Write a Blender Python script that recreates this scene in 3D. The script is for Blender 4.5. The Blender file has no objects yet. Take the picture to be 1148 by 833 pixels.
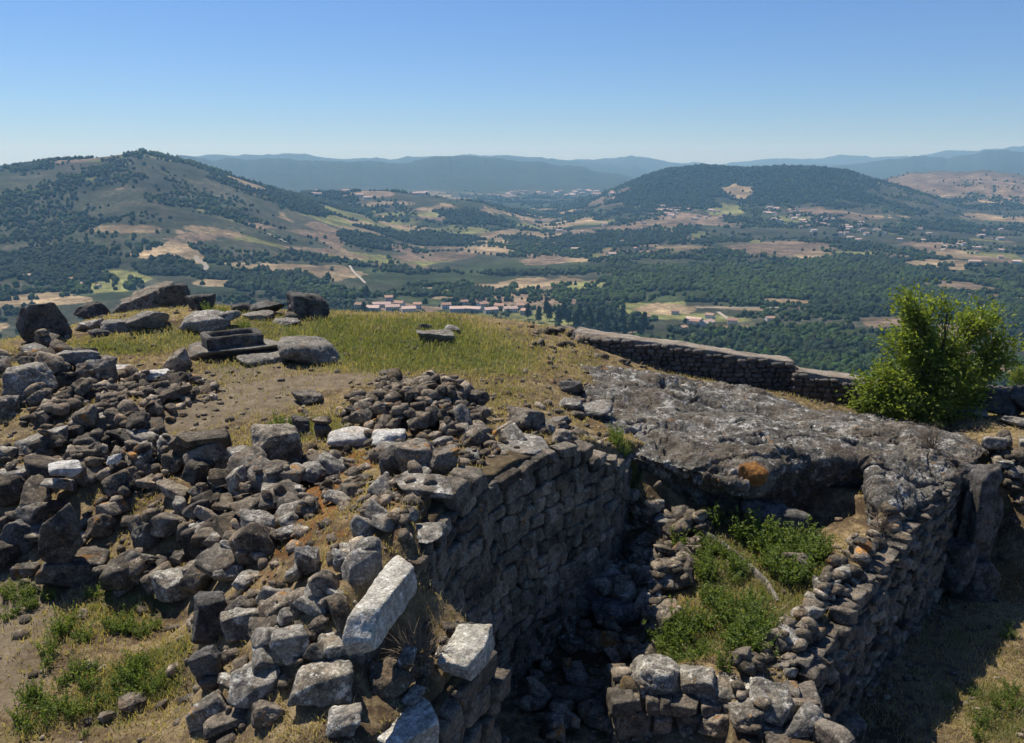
import bpy, bmesh, math, random
import numpy as np
from mathutils import Vector, Matrix, Euler
R = math.radians
C = bpy.context.scene.collection
SC = bpy.context.scene

# ------------------------------------------------------------------ camera, sky, sun, exposure
CAM_Z = 6.5
FPX, CX, CY, HORIZON = 937.0, 574.0, 416.5, 185.0       # focal length and centre in pixels of the 1148 px photograph
PITCH = math.atan((CY - HORIZON) / FPX)
cam_data = bpy.data.cameras.new('camera')
cam = bpy.data.objects.new('camera', cam_data)
C.objects.link(cam)
cam.location = (0, 0, CAM_Z)
cam.rotation_euler = (math.pi / 2 - PITCH, 0, 0)
cam_data.sensor_width = 36
cam_data.lens = FPX / 1148 * 36
cam_data.clip_start = 0.1
cam_data.clip_end = 120000
SC.camera = cam

SUN_EL, SUN_AZ = R(59), R(-43)                            # azimuth measured from straight ahead, negative to the left
world = bpy.data.worlds.new('World')
SC.world = world
world.use_nodes = True
wt = world.node_tree
bg = wt.nodes['Background']
sky = wt.nodes.new('ShaderNodeTexSky')
sky.sky_type = 'NISHITA'
sky.sun_disc = False
sky.sun_elevation = SUN_EL
sky.sun_rotation = SUN_AZ
sky.altitude = 600
sky.air_density = 1.0
sky.dust_density = 0.25
sky.ozone_density = 3.5
tint = wt.nodes.new('ShaderNodeMix')                       # clear, deep blue summer air
tint.data_type = 'RGBA'; tint.blend_type = 'MULTIPLY'; tint.inputs[0].default_value = 1
tint.inputs[7].default_value = (.86, 1.12, 1.60, 1)
wt.links.new(sky.outputs[0], tint.inputs[6])
wt.links.new(tint.outputs[2], bg.inputs['Color'])
bg.inputs['Strength'].default_value = 0.052

sun_data = bpy.data.lights.new('sun', 'SUN')
sun_data.energy = 5.0
sun_data.angle = R(0.5)
sun_data.color = (1.0, 0.93, 0.80)
sun = bpy.data.objects.new('sun', sun_data)
C.objects.link(sun)
TO_SUN = Vector((math.sin(SUN_AZ) * math.cos(SUN_EL), math.cos(SUN_AZ) * math.cos(SUN_EL), math.sin(SUN_EL)))
sun.rotation_euler = TO_SUN.to_track_quat('Z', 'Y').to_euler()

SC.view_settings.view_transform = 'Standard'
SC.view_settings.look = 'None'
SC.view_settings.gamma = 1
SC.view_settings.use_curve_mapping = False
SC.view_settings.exposure = 0.4
SC.render.engine = 'CYCLES'
SC.cycles.use_denoising = True
SC.cycles.max_bounces = 5
SC.cycles.diffuse_bounces = 3
SC.cycles.volume_bounces = 1

# ------------------------------------------------------------------ numpy helpers
def _h(ix, iy, iz, seed):
    with np.errstate(over='ignore'):
        n = (ix.astype(np.uint32) * np.uint32(374761393) + iy.astype(np.uint32) * np.uint32(668265263)
             + iz.astype(np.uint32) * np.uint32(2147483647) + np.uint32((seed * 974634777 + 12345) & 0xffffffff))
        n = (n ^ (n >> np.uint32(13))) * np.uint32(1274126177)
        n = (n ^ (n >> np.uint32(16))) * np.uint32(2246822519)
        n = n ^ (n >> np.uint32(15))
    return n.astype(np.float64) / 4294967295.0

def vnoise(p, seed=0):
    i = np.floor(p).astype(np.int64)
    f = p - i
    u = f * f * (3 - 2 * f)
    out = 0
    for a in (0, 1):
        wa = u[:, 0] if a else 1 - u[:, 0]
        for b in (0, 1):
            wb = u[:, 1] if b else 1 - u[:, 1]
            for c in (0, 1):
                wc = u[:, 2] if c else 1 - u[:, 2]
                out = out + wa * wb * wc * _h(i[:, 0] + a, i[:, 1] + b, i[:, 2] + c, seed)
    return out * 2 - 1

def fbm(p, octs=4, seed=0, gain=0.5):
    out, amp, tot = 0, 1.0, 0.0
    q = np.array(p, float)
    for k in range(octs):
        out = out + amp * vnoise(q, seed + k * 17)
        tot += amp
        amp *= gain
        q = q * 2.03 + 7.3
    return out / tot

def fbm2(x, y, s, octs=4, seed=0, gain=0.5):
    x = np.asarray(x, float).ravel(); y = np.asarray(y, float).ravel()
    return fbm(np.stack([x * s, y * s, np.full(len(x), seed * 3.1)], 1), octs, seed, gain)

def sstep(a, b, x):
    t = np.clip((x - a) / (b - a), 0, 1)
    return t * t * (3 - 2 * t)

_ico = {}
def ico(n):
    if n not in _ico:
        bm = bmesh.new()
        bmesh.ops.create_icosphere(bm, subdivisions=n, radius=1)
        _ico[n] = (np.array([v.co[:] for v in bm.verts]), np.array([[v.index for v in f.verts] for f in bm.faces]))
        bm.free()
    return _ico[n]

def mesh_np(name, V, F, mats=None, smooth=True, attrs=None, midx=None):
    """V n x 3, F m x k (or a list of such arrays) -> mesh datablock."""
    Fs = F if isinstance(F, list) else [F]
    Fs = [np.asarray(f, np.int32) for f in Fs if len(f)]
    me = bpy.data.meshes.new(name)
    me.vertices.add(len(V))
    me.vertices.foreach_set('co', np.ascontiguousarray(V, np.float32).ravel())
    loops = np.concatenate([f.ravel() for f in Fs])
    tot = np.concatenate([np.full(len(f), f.shape[1], np.int32) for f in Fs])
    start = np.concatenate([[0], np.cumsum(tot)[:-1]]).astype(np.int32)
    me.loops.add(len(loops))
    me.loops.foreach_set('vertex_index', loops)
    me.polygons.add(len(tot))
    me.polygons.foreach_set('loop_start', start)
    me.polygons.foreach_set('loop_total', tot)
    me.polygons.foreach_set('use_smooth', np.full(len(tot), smooth))
    if midx is not None:
        me.polygons.foreach_set('material_index', np.asarray(midx, np.int32))
    for m in (mats if isinstance(mats, (list, tuple)) else [mats]):
        if m is not None:
            me.materials.append(m)
    me.update(calc_edges=True)
    for k, a in (attrs or {}).items():
        a = np.asarray(a, np.float32)
        if a.ndim == 2:
            at_ = me.attributes.new(k, 'FLOAT_COLOR', 'POINT')
            at_.data.foreach_set('color', np.concatenate([a, np.ones((len(a), 1), np.float32)], 1).ravel())
        else:
            at_ = me.attributes.new(k, 'FLOAT', 'POINT')
            at_.data.foreach_set('value', a)
    return me

def link(name, me, parent=None, loc=None, rot=None, scale=None):
    o = bpy.data.objects.new(name, me)
    C.objects.link(o)
    if parent is not None:
        o.parent = parent
    if loc is not None: o.location = loc
    if rot is not None: o.rotation_euler = rot
    if scale is not None: o.scale = scale
    return o

def tag(o, label=None, cat=None, group=None, kind=None):
    if label: o['label'] = label
    if cat: o['category'] = cat
    if group: o['group'] = group
    if kind: o['kind'] = kind
    return o

def grid_faces(nr, nc):
    a = (np.arange(nr - 1)[:, None] * nc + np.arange(nc - 1)[None]).ravel()
    return np.stack([a, a + 1, a + nc + 1, a + nc], 1)

class Acc:
    """collects pieces of ONE mesh"""
    def __init__(s): s.V, s.F, s.A, s.n = [], {}, [], 0
    def add(s, V, F, tone=0.0):
        s.V.append(V); F = np.asarray(F)
        s.F.setdefault(F.shape[1], []).append(F + s.n)
        s.A.append(np.full(len(V), tone) if np.isscalar(tone) else tone)
        s.n += len(V)
    def mesh(s, name, mat, smooth=True):
        return mesh_np(name, np.concatenate(s.V), [np.concatenate(f) for f in s.F.values()], mat, smooth, {'tone': np.concatenate(s.A)})

# pixel of the photograph -> direction (used only to work out where things stand in the world)
def ray(px, py):
    dx, dy = (px - CX) / FPX, (CY - py) / FPX
    return np.array([dx, math.cos(PITCH) + dy * math.sin(PITCH), -math.sin(PITCH) + dy * math.cos(PITCH)])
def at(px, py, z):
    d = ray(px, py)
    t = (z - CAM_Z) / d[2]
    return np.array([d[0] * t, d[1] * t, z])
def proj(P):
    P = np.asarray(P, float)
    x, y, z = P[..., 0], P[..., 1], P[..., 2] - CAM_Z
    d = y * math.cos(PITCH) - z * math.sin(PITCH)
    u = y * math.sin(PITCH) + z * math.cos(PITCH)
    return CX + FPX * x / d, CY - FPX * u / d, d

def in_poly(x, y, poly):
    x = np.asarray(x, float); y = np.asarray(y, float)
    ins = np.zeros(x.shape, bool)
    n = len(poly)
    for i in range(n):
        x0, y0 = poly[i][:2]; x1, y1 = poly[(i + 1) % n][:2]
        c = (y0 > y) != (y1 > y)
        with np.errstate(divide='ignore', invalid='ignore'):
            ins ^= c & (x < (x1 - x0) * (y - y0) / (y1 - y0 + 1e-12) + x0)
    return ins

class RBF:
    def __init__(s, pts, smooth=0.02):
        s.p = np.array(pts, float)
        n = len(s.p)
        d = np.linalg.norm(s.p[:, None, :2] - s.p[None, :, :2], axis=2)
        A = np.zeros((n + 3, n + 3))
        A[:n, :n] = -d - np.eye(n) * smooth
        A[:n, n] = 1; A[:n, n + 1:] = s.p[:, :2]
        A[n:, :n] = A[:n, n:].T
        s.w = np.linalg.lstsq(A, np.concatenate([s.p[:, 2], [0, 0, 0]]), rcond=None)[0]
    def __call__(s, x, y):
        out = np.full(x.shape, s.w[len(s.p)]) + s.w[-2] * x + s.w[-1] * y
        for (px, py, _), w in zip(s.p, s.w):
            out = out - w * np.hypot(x - px, y - py)
        return out

# ------------------------------------------------------------------ materials
class NB:
    def __init__(s, name):
        s.m = bpy.data.materials.new(name)
        s.m.use_nodes = True
        s.t = s.m.node_tree
        s.bsdf = s.t.nodes['Principled BSDF']
        s.out = s.t.nodes['Material Output']
    def node(s, typ, **kw):
        n = s.t.nodes.new(typ)
        for k, v in kw.items():
            setattr(n, k, v)
        return n
    def put(s, sock, v):
        if isinstance(v, bpy.types.NodeSocket): s.t.links.new(v, sock)
        else: sock.default_value = v if not (isinstance(v, tuple) and len(v) == 3 and sock.type == 'RGBA') else (*v, 1)
    def noise(s, scale, detail=4, rough=0.55, vec=None, off=None):
        n = s.node('ShaderNodeTexNoise')
        n.inputs['Scale'].default_value = scale; n.inputs['Detail'].default_value = detail; n.inputs['Roughness'].default_value = rough
        v = vec if vec is not None else s.pos()
        if off:
            a = s.node('ShaderNodeVectorMath', operation='ADD'); s.put(a.inputs[0], v); a.inputs[1].default_value = (off, off * .7, off * 1.3); v = a.outputs[0]
        s.put(n.inputs['Vector'], v)
        return n.outputs['Fac']
    def voro(s, scale, feature='F1', out='Distance', vec=None, rnd=1.0):
        n = s.node('ShaderNodeTexVoronoi', feature=feature)
        n.inputs['Scale'].default_value = scale; n.inputs['Randomness'].default_value = rnd
        s.put(n.inputs['Vector'], vec if vec is not None else s.pos())
        return n.outputs[out]
    def pos(s):
        if not hasattr(s, '_p'): s._p = s.node('ShaderNodeNewGeometry')
        return s._p.outputs['Position']
    def ramp(s, fac, stops):
        n = s.node('ShaderNodeValToRGB')
        e = n.color_ramp.elements
        while len(e) > 1: e.remove(e[-1])
        for i, (p, c) in enumerate(stops):
            if i == 0: e[0].position = p; el = e[0]
            else: el = e.new(p)
            el.color = (*c, 1) if isinstance(c, tuple) else (c, c, c, 1)
        s.put(n.inputs[0], fac)
        return n.outputs[0]
    def mix(s, fac, a, b, blend='MIX'):
        n = s.node('ShaderNodeMix', data_type='RGBA', blend_type=blend)
        s.put(n.inputs[0], fac); s.put(n.inputs[6], a); s.put(n.inputs[7], b)
        return n.outputs[2]
    def math(s, op, a, b=0.0, c=None, clamp=False):
        n = s.node('ShaderNodeMath', operation=op, use_clamp=clamp)
        s.put(n.inputs[0], a); s.put(n.inputs[1], b)
        if c is not None: s.put(n.inputs[2], c)
        return n.outputs[0]
    def step(s, x, a, b):
        n = s.node('ShaderNodeMapRange', interpolation_type='SMOOTHSTEP')
        s.put(n.inputs[0], x); n.inputs[1].default_value = a; n.inputs[2].default_value = b
        return n.outputs[0]
    def attr(s, name, out='Fac'):
        return s.node('ShaderNodeAttribute', attribute_name=name).outputs[out]
    def rnd(s): return s.node('ShaderNodeObjectInfo').outputs['Random']
    def bump(s, h, strength=0.5, dist=0.02):
        n = s.node('ShaderNodeBump')
        n.inputs['Strength'].default_value = strength; n.inputs['Distance'].default_value = dist
        s.put(n.inputs['Height'], h)
        s.put(s.bsdf.inputs['Normal'], n.outputs[0])
    def done(s, col, rough=0.9, spec=0.25):
        s.put(s.bsdf.inputs['Base Color'], col)
        s.put(s.bsdf.inputs['Roughness'], rough)
        s.bsdf.inputs['Specular IOR Level'].default_value = spec
        return s.m

def granite(name, dark, mid, pale, pale_amt=0.5, moss=0.0, black=0.5, scale=1.0, rand=0.35, bump=0.6, soil=False):
    n = NB(name)
    big = n.noise(1.5 * scale, 5, .62)
    base = n.ramp(big, [(.30, dark), (.52, mid), (.75, tuple(min(1, c * 1.25) for c in mid))])
    # warm stain
    base = n.mix(n.math('MULTIPLY', n.step(n.noise(2.3 * scale, 4, .6, off=11), .5, .68), .45), base, (mid[0] * 1.05, mid[1] * .82, mid[2] * .58))
    # black crust
    base = n.mix(n.math('MULTIPLY', n.step(n.noise(4.2 * scale, 7, .68, off=23), .47, .60), black), base, (.030, .029, .028))
    # pale lichen: patches with ragged edges
    lich = n.step(n.noise(6.5 * scale, 9, .78, off=5), .60 - pale_amt * .14, .68 - pale_amt * .14)
    base = n.mix(n.math('MULTIPLY', lich, .85), base, pale)
    spots = n.math('MULTIPLY', n.step(n.voro(15 * scale), .26, .12), n.step(n.noise(3.1 * scale, 3, .5, off=31), .55, .66))
    base = n.mix(n.math('MULTIPLY', spots, .45), base, tuple(min(1, c * 1.1) for c in pale))
    if moss:
        mo = n.step(n.noise(2.6, 7, .7, off=41), .64 - moss * .1, .70 - moss * .1)
        mcol = n.mix(n.noise(9, 4, .6), (.19, .085, .025), (.30, .17, .055))
        base = n.mix(mo, base, mcol)
    if soil:
        sm = n.step(n.noise(.75, 7, .66, off=61), .48, .60)
        base = n.mix(n.math('MULTIPLY', sm, .6), base, n.ramp(n.noise(5, 6, .7), [(.3, (.05, .036, .024)), (.6, (.12, .092, .062)), (.8, (.17, .14, .09))]))
    base = n.mix(1.0, base, n.ramp(n.noise(17, 5, .72, off=71), [(.3, .5), (.5, 1.0), (.72, 1.5)]), 'MULTIPLY')
    sp = n.ramp(n.noise((38 if not soil else 26), 5, .8), [(.3, .38), (.5, 1.0), (.7, 1.65)])
    base = n.mix(1.0, base, sp, 'MULTIPLY')
    if soil:
        base = n.mix(n.step(n.math('ADD', n.attr('rust'), n.math('MULTIPLY', n.noise(6, 6, .7, off=81), .6)), .75, .95), base, n.ramp(n.noise(14, 4, .6), [(.3, (.16, .065, .02)), (.7, (.34, .17, .05))]))
    wob = n.node('ShaderNodeMath', operation='FRACT'); n.put(wob.inputs[0], n.math('MULTIPLY', n.rnd(), 7.31))
    base = n.mix(n.math('MULTIPLY', wob.outputs[0], min(1, rand * 2.2)), base, n.mix(1.0, base, (1.05, .96, .84), 'MULTIPLY'))
    tone = n.math('ADD', n.math('MULTIPLY_ADD', n.rnd(), rand * 2, 1 - rand), n.attr('tone'))
    tv = n.node('ShaderNodeCombineColor')
    for i in range(3): n.put(tv.inputs[i], tone)
    base = n.mix(1.0, base, tv.outputs[0], 'MULTIPLY')
    hgt = n.math('ADD', n.noise(9 * scale, 9, .68, off=3), n.math('MULTIPLY', n.noise(38 * scale, 5, .7), .4))
    n.bump(hgt, min(1, bump * 1.3), 0.055 / scale)
    return n.done(base, .92, .2)

M = {}
M['rubble'] = granite('granite_rubble', (.074, .064, .052), (.18, .16, .134), (.40, .37, .32), .3, .45, .75, rand=.40)
M['dark'] = granite('granite_dark_rubble', (.045, .039, .032), (.122, .108, .09), (.31, .285, .245), .25, .1, .85, rand=.45)
M['dressed'] = granite('granite_dressed', (.26, .245, .21), (.42, .40, .35), (.60, .585, .53), .6, .0, .3, rand=.05)
M['pale'] = granite('granite_pale', (.105, .099, .09), (.22, .208, .188), (.44, .425, .385), .6, .0, .5, rand=.15)
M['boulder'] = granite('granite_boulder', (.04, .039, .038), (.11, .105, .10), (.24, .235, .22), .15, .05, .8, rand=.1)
M['block'] = granite('granite_block', (.10, .093, .081), (.22, .205, .178), (.50, .48, .43), .62, .12, .6, rand=.1)
M['wall'] = granite('granite_masonry', (.07, .06, .048), (.175, .15, .12), (.31, .28, .235), .25, .05, .6, rand=0, bump=.7)
M['rampart'] = granite('granite_rampart', (.055, .05, .047), (.12, .11, .10), (.22, .205, .19), .25, .0, .4, rand=0)
M['coping'] = granite('granite_coping', (.15, .125, .10), (.26, .225, .185), (.36, .325, .28), .3, .0, .25, rand=0)
M['bedrock'] = granite('granite_bedrock', (.055, .05, .045), (.145, .136, .12), (.42, .41, .38), .62, .22, .72, scale=.45, rand=0, bump=1.1, soil=True)
M['outcrop_pale'] = granite('granite_outcrop', (.09, .083, .072), (.185, .172, .15), (.36, .345, .31), .4, .05, .4, scale=.8, rand=.1)
M['white'] = granite('granite_fresh', (.34, .33, .31), (.50, .49, .465), (.60, .59, .57), .3, .0, .25, rand=.05)

def mat_ground():
    n = NB('dry_earth_and_turf')
    a, b, c = n.noise(.7, 6, .62), n.noise(5, 8, .68, off=9), n.noise(28, 6, .7, off=3)
    earth = n.ramp(a, [(.3, (.075, .052, .035)), (.55, (.135, .098, .066)), (.75, (.20, .155, .105))])
    straw = n.ramp(b, [(.3, (.14, .105, .065)), (.55, (.28, .215, .125)), (.72, (.38, .31, .20))])
    col = n.mix(n.step(n.math('ADD', n.math('MULTIPLY', a, .5), n.math('MULTIPLY', b, .5)), .42, .58), earth, straw)
    g = n.attr('green')
    gm = n.step(n.math('ADD', n.math('MULTIPLY', n.math('SUBTRACT', b, .5), 1.6), g), .35, .85)
    green = n.ramp(c, [(.3, (.055, .072, .02)), (.6, (.11, .13, .038)), (.8, (.17, .17, .065))])
    col = n.mix(gm, col, green)
    p = n.attr('path')
    pc = n.ramp(n.noise(3.3, 7, .66, off=15), [(.3, (.13, .105, .075)), (.6, (.23, .19, .14)), (.8, (.36, .31, .24))])
    col = n.mix(n.step(n.math('ADD', n.math('MULTIPLY', n.math('SUBTRACT', b, .5), 1.1), p), .35, .7), col, pc)
    o = n.attr('ochre')
    oc = n.ramp(n.noise(7, 7, .7, off=25), [(.3, (.10, .045, .016)), (.55, (.22, .10, .03)), (.75, (.33, .19, .06))])
    col = n.mix(n.step(n.math('ADD', n.math('MULTIPLY', n.math('SUBTRACT', n.noise(9, 8, .78, off=35), .5), 2.6), o), .5, .95), col, oc)
    d = n.attr('damp')
    col = n.mix(d, col, (.040, .034, .026))
    peb = n.math('MULTIPLY', n.step(n.voro(22), .30, .16), n.step(n.noise(2.1, 4, .6, off=51), .48, .62))
    col = n.mix(n.math('MULTIPLY', peb, .75), col, (.30, .28, .25))
    sp = n.ramp(c, [(.25, .62), (.5, 1.0), (.78, 1.35)])
    col = n.mix(1.0, col, sp, 'MULTIPLY')
    col = n.mix(1.0, col, (.82, .80, .74), 'MULTIPLY')
    n.bump(n.math('ADD', n.math('ADD', b, n.math('MULTIPLY', c, .5)), n.math('MULTIPLY', peb, .25)), .8, .06)
    return n.done(col, .95, .1)
M['ground'] = mat_ground()

def mat_leaf(name, stops, trans=.35, attr='tone', rough=.55):
    n = NB(name)
    col = n.ramp(n.attr(attr), stops)
    n.done(col, rough, .3)
    tr = n.node('ShaderNodeBsdfTranslucent')
    hot = n.mix(1.0, col, (1.5, 1.45, .6), 'MULTIPLY')
    n.put(tr.inputs['Color'], hot)
    mx = n.node('ShaderNodeMixShader')
    mx.inputs[0].default_value = trans
    n.t.links.new(n.bsdf.outputs[0], mx.inputs[1]); n.t.links.new(tr.outputs[0], mx.inputs[2])
    n.t.links.new(mx.outputs[0], n.out.inputs['Surface'])
    return n.m
M['grass'] = mat_leaf('grass_blades', [(0, (.09, .125, .04)), (.35, (.185, .21, .08)), (.55, (.275, .26, .125)), (.75, (.36, .30, .16)), (1, (.45, .375, .225))], .4)
M['weed'] = mat_leaf('weed_leaves', [(0, (.06, .10, .024)), (.5, (.13, .19, .05)), (1, (.24, .28, .10))], .5)
M['tree_leaf'] = mat_leaf('tree_leaves', [(0, (.08, .12, .026)), (.5, (.17, .225, .05)), (1, (.28, .32, .085))], .6, rough=.45)
M['pine'] = mat_leaf('pine_needles', [(0, (.016, .030, .012)), (.5, (.03, .052, .018)), (1, (.055, .08, .028))], .1, rough=.8)
M['twig'] = mat_leaf('dry_twigs', [(0, (.10, .075, .05)), (1, (.26, .20, .14))], .1, rough=.9)
M['bark'] = granite('tree_bark', (.06, .045, .03), (.13, .10, .07), (.22, .19, .15), .2, 0, .3, rand=.1)

def mat_valley():
    n = NB('valley_land')
    col = n.attr('col', 'Color')
    v1 = n.noise(.02, 8, .7); v2 = n.noise(.12, 6, .7, off=200)
    col = n.mix(1.0, col, n.ramp(v1, [(.3, .5), (.5, 1.0), (.7, 1.55)]), 'MULTIPLY')
    col = n.mix(1.0, col, n.ramp(v2, [(.3, .32), (.5, .82), (.72, 1.4)]), 'MULTIPLY')
    bushes = n.step(n.voro(.085), .52, .3)
    col = n.mix(n.math('MULTIPLY', n.math('MULTIPLY', bushes, n.attr('bush')), .85), col, (.026, .036, .016))
    return n.done(col, .95, .05)
M['valley'] = mat_valley()
def mat_woods():
    n = NB('distant_foliage')
    base = n.ramp(n.noise(.35, 5, .7), [(.3, .45), (.5, .82), (.75, 1.25)])
    col = n.mix(1.0, n.attr('col', 'Color'), base, 'MULTIPLY')
    n.bump(n.noise(.9, 5, .7), 1.0, 1.2)
    return n.done(col, .9, .1)
M['woods'] = mat_woods()
def flat(name, c, var=.25, scale=3, rough=.85):
    n = NB(name)
    col = n.mix(1.0, c, n.ramp(n.noise(scale, 5, .65), [(.3, 1 - var), (.7, 1 + var)]), 'MULTIPLY')
    tone = n.math('MULTIPLY_ADD', n.rnd(), .5, .75)
    tv = n.node('ShaderNodeCombineColor')
    for i in range(3): n.put(tv.inputs[i], tone)
    return n.done(n.mix(1.0, col, tv.outputs[0], 'MULTIPLY'), rough, .2)
M['plaster'] = flat('house_plaster', (.52, .50, .46), .2)
M['roof'] = flat('clay_roof', (.33, .21, .155), .3)
M['roofpink'] = flat('pale_clay_roof', (.42, .31, .265), .25)
M['window'] = flat('dark_window', (.03, .03, .035), .1)
M['road'] = flat('pale_gravel_road', (.30, .27, .225), .2, .2)

# ------------------------------------------------------------------ near terrain: heights on a grid
def P3(L): return [at(*q) for q in L]
Lpts = P3([(0,650,0),(100,665,0),(0,740,-.1),(0,833,-.2),(150,833,-.1),(200,700,.02),(215,780,0),(-200,650,0),(-250,833,-.2),(100,740,-.05),
  (238,700,.75),(240,760,.65),(290,790,.75),(255,833,.45),(350,830,.8),(420,800,.8),(470,830,.6),(440,750,.85),(480,715,.85),(380,740,1.15),
  (330,680,1.25),(395,655,1.75),(300,640,1.2),(230,640,.55),(215,655,.2),(455,590,1.95),(500,545,1.9),(400,560,1.75),(330,570,1.4),(300,600,1.3),
  (600,500,1.7),(560,480,1.55),(450,490,1.5),(650,490,1.35),(690,500,.8),(0,600,.35),(100,610,.35),(180,610,.5),(0,545,.85),(100,545,.9),(200,545,1.0),
  (270,560,1.15),(0,495,1.15),(100,490,1.15),(200,490,1.2),(300,500,1.25),(-200,600,.4),(-200,490,1.2),(-200,400,1.5),
  (250,450,1.3),(350,450,1.3),(450,445,1.4),(560,450,1.35),(610,440,1.2),(650,470,.8),(680,475,.6),
  (20,390,1.5),(100,375,1.7),(180,352,2.0),(240,350,1.95),(300,354,1.8),(400,352,1.4),(500,355,1.3),(560,360,1.15),(640,375,.75),(700,392,.35),
  (300,395,1.55),(200,400,1.5),(100,420,1.4),(450,400,1.35),(550,400,1.25),(600,410,1.1),(660,425,.7)])
for px, py, z in [(-200,385,1.4),(20,378,1.5),(100,345,1.7),(180,338,2.0),(240,340,1.95),(300,346,1.8),(400,350,1.4),(500,352,1.3),(560,358,1.15),(640,372,.75),(700,385,.35)]:
    a = at(px, py, z)
    Lpts.append(np.array([a[0] * 1.12, a[1] * 1.12, z - .9])); Lpts.append(np.array([a[0] * 1.3, a[1] * 1.3, z - 4]))
# ground under the big outcrop and towards the rampart
Lpts += P3([(760,470,-.4),(850,480,-.9),(950,500,-1.2),(1040,520,-1.3),(720,415,.1),(800,425,-.2),(880,440,-.5),(950,455,-.8),(720,490,-.1)])
Lpts += [np.array([8, 30, -4.]), np.array([14, 29, -4.]), np.array([12, 25, -1.6]), np.array([2, 34, -3.])]
Gpts = P3([(1065,833,-3),(1082,734,-3),(1099,679,-3),(1148,640,-2.75),(1148,833,-3),(1260,833,-3),(1260,640,-2.6),(960,833,-3.1),(1000,700,-3.1),(1060,610,-2.9),
  (1110,600,-2.5),(1148,590,-2.0),(1110,540,-1.3),(1148,545,-1.2),(1105,500,-.6),(1120,480,-.5),(1148,500,-.55),(1085,468,-.45),(1148,465,-.5),(1260,470,-.6),(1250,520,-.9)])
Gpts += [np.array([18., 30, -2.5]), np.array([13., 28, -2.5]), np.array([28, 30, -3.]), np.array([8, 3, -3.2]), np.array([26., 12, -3.])]
Ppts = P3([(600,760,-2.2),(650,700,-2.1),(600,833,-2.25),(680,790,-2.3),(690,640,-1.8),(650,620,-1.8),(640,660,-2),(700,560,-.9),(740,600,-1.0),(722,522,.1),
  (740,660,-1.3),(715,705,-1.7),(760,545,-.5),(820,625,-.95),(880,610,-1.0),(770,715,-1.35),(850,690,-1.0),(920,640,-.8),(800,565,-.75),(900,590,-1.0),(955,605,-.75),(720,760,-1.7)])
Ppts += [np.array([2., 9, -2.5]), np.array([1., 5, -2.6]), np.array([-1, 5, -2.6]), np.array([3., 5, -2.6])]
Mpts = P3([(700,768,-1.2),(760,757,-1.2),(830,748,-1.1),(880,718,-1.0),(951,680,-.9),(985,635,-.7),(1025,585,-.5),(908,760,-1.15),(930,806,-1.25),(963,833,-1.3),(830,800,-1.35),(860,833,-1.45)])
Mpts += [np.array([3.6, 3, -1.6])]

W2out = [(4.5, 1.), (4.45, 9.9), (4.3, 10.3), (4.33, 11.3), (4.6, 11.7), (5.3, 12.55), (6.3, 13.7), (7.8, 15.45), (9.2, 17.0), (10.8, 19.0)]
polyG = W2out + [(11.2, 19.4), (11.4, 21), (12, 27), (60, 60), (60, 1)]
polyM = [(2.9, 1.), (3.2, 9.0), (3.25, 11.22), (2.5, 11.3), (1.62, 11.25), (1.65, 11.75), (3.4, 12.0), (4.1, 12.4), (4.9, 13.2), (5.8, 14.2), (6.9, 15.1), (7.8, 15.6)] + W2out[::-1][2:]
polyP = [(-2.6, 1), (-1.75, 7.0), (-1.0, 7.9), (-.45, 9.2), (-.5, 9.5), (-1.0, 9.7), (-1.22, 10.4), (-1.05, 11.25), (-.45, 12.55), (.25, 13.65), (1.0, 14.65), (1.8, 15.6),
         (2.3, 16.6), (2.6, 17.4), (3.4, 17.9), (4.8, 17.6), (6.2, 17.6), (7.2, 17.0), (7.7, 15.9), (6.9, 15.1), (5.8, 14.2), (4.9, 13.2), (4.3, 12.2), (3.7, 11.4), (3.6, 9.0), (3.4, 1.)]
GX0, GX1, GY0, GY1, CELL = -30.0, 30.0, 2.0, 44.0, 0.05
gx = np.arange(GX0, GX1, CELL); gy = np.arange(GY0, GY1, CELL)
XX, YY = np.meshgrid(gx, gy)
H0 = RBF(Lpts)(XX, YY)
for poly, pts in ((polyG, Gpts), (polyP, Ppts), (polyM, Mpts)):
    m = in_poly(XX, YY, poly)
    H0[m] = RBF(pts)(XX[m], YY[m])
for _ in range(2):       # soften the steps a little
    K = np.pad(H0, 1, mode='edge')
    H0 = (K[:-2, 1:-1] + K[2:, 1:-1] + K[1:-1, :-2] + K[1:-1, 2:] + 2 * H0) / 6
H0 += (fbm2(XX, YY, .45, 4, 3) * .10 + fbm2(XX, YY, 2.2, 3, 8) * .045).reshape(XX.shape)
# the mound of the dark stone heap and the heap beside the path
def mound(px, py, z, rx, ry, h):
    c = at(px, py, z)
    global H0
    H0 = H0 + h * np.exp(-(((XX - c[0]) / rx) ** 2 + ((YY - c[1]) / ry) ** 2) ** 1.5)
mound(470, 470, 1.5, 1.15, 1.2, .62)
mound(130, 462, 1.3, 2.2, .9, .25)
mound(40, 430, 1.4, 1.4, 1.2, .45)
H = H0.copy()
def Hs(x, y, G=None):
    G = H if G is None else G
    fx = np.clip((np.asarray(x) - GX0) / CELL, 0, len(gx) - 1.001); fy = np.clip((np.asarray(y) - GY0) / CELL, 0, len(gy) - 1.001)
    ix = fx.astype(int); iy = fy.astype(int); fx = fx - ix; fy = fy - iy
    return (G[iy, ix] * (1 - fx) + G[iy, ix + 1] * fx) * (1 - fy) + (G[iy + 1, ix] * (1 - fx) + G[iy + 1, ix + 1] * fx) * fy
def hit(px, py, G=None):
    d = ray(px, py)
    t = np.arange(4, 48, .02)
    P = d[None] * t[:, None] + np.array([0, 0, CAM_Z])
    below = P[:, 2] <= Hs(P[:, 0], P[:, 1], G)
    k = int(np.argmax(below)) if below.any() else len(t) - 1
    return P[k]

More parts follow.
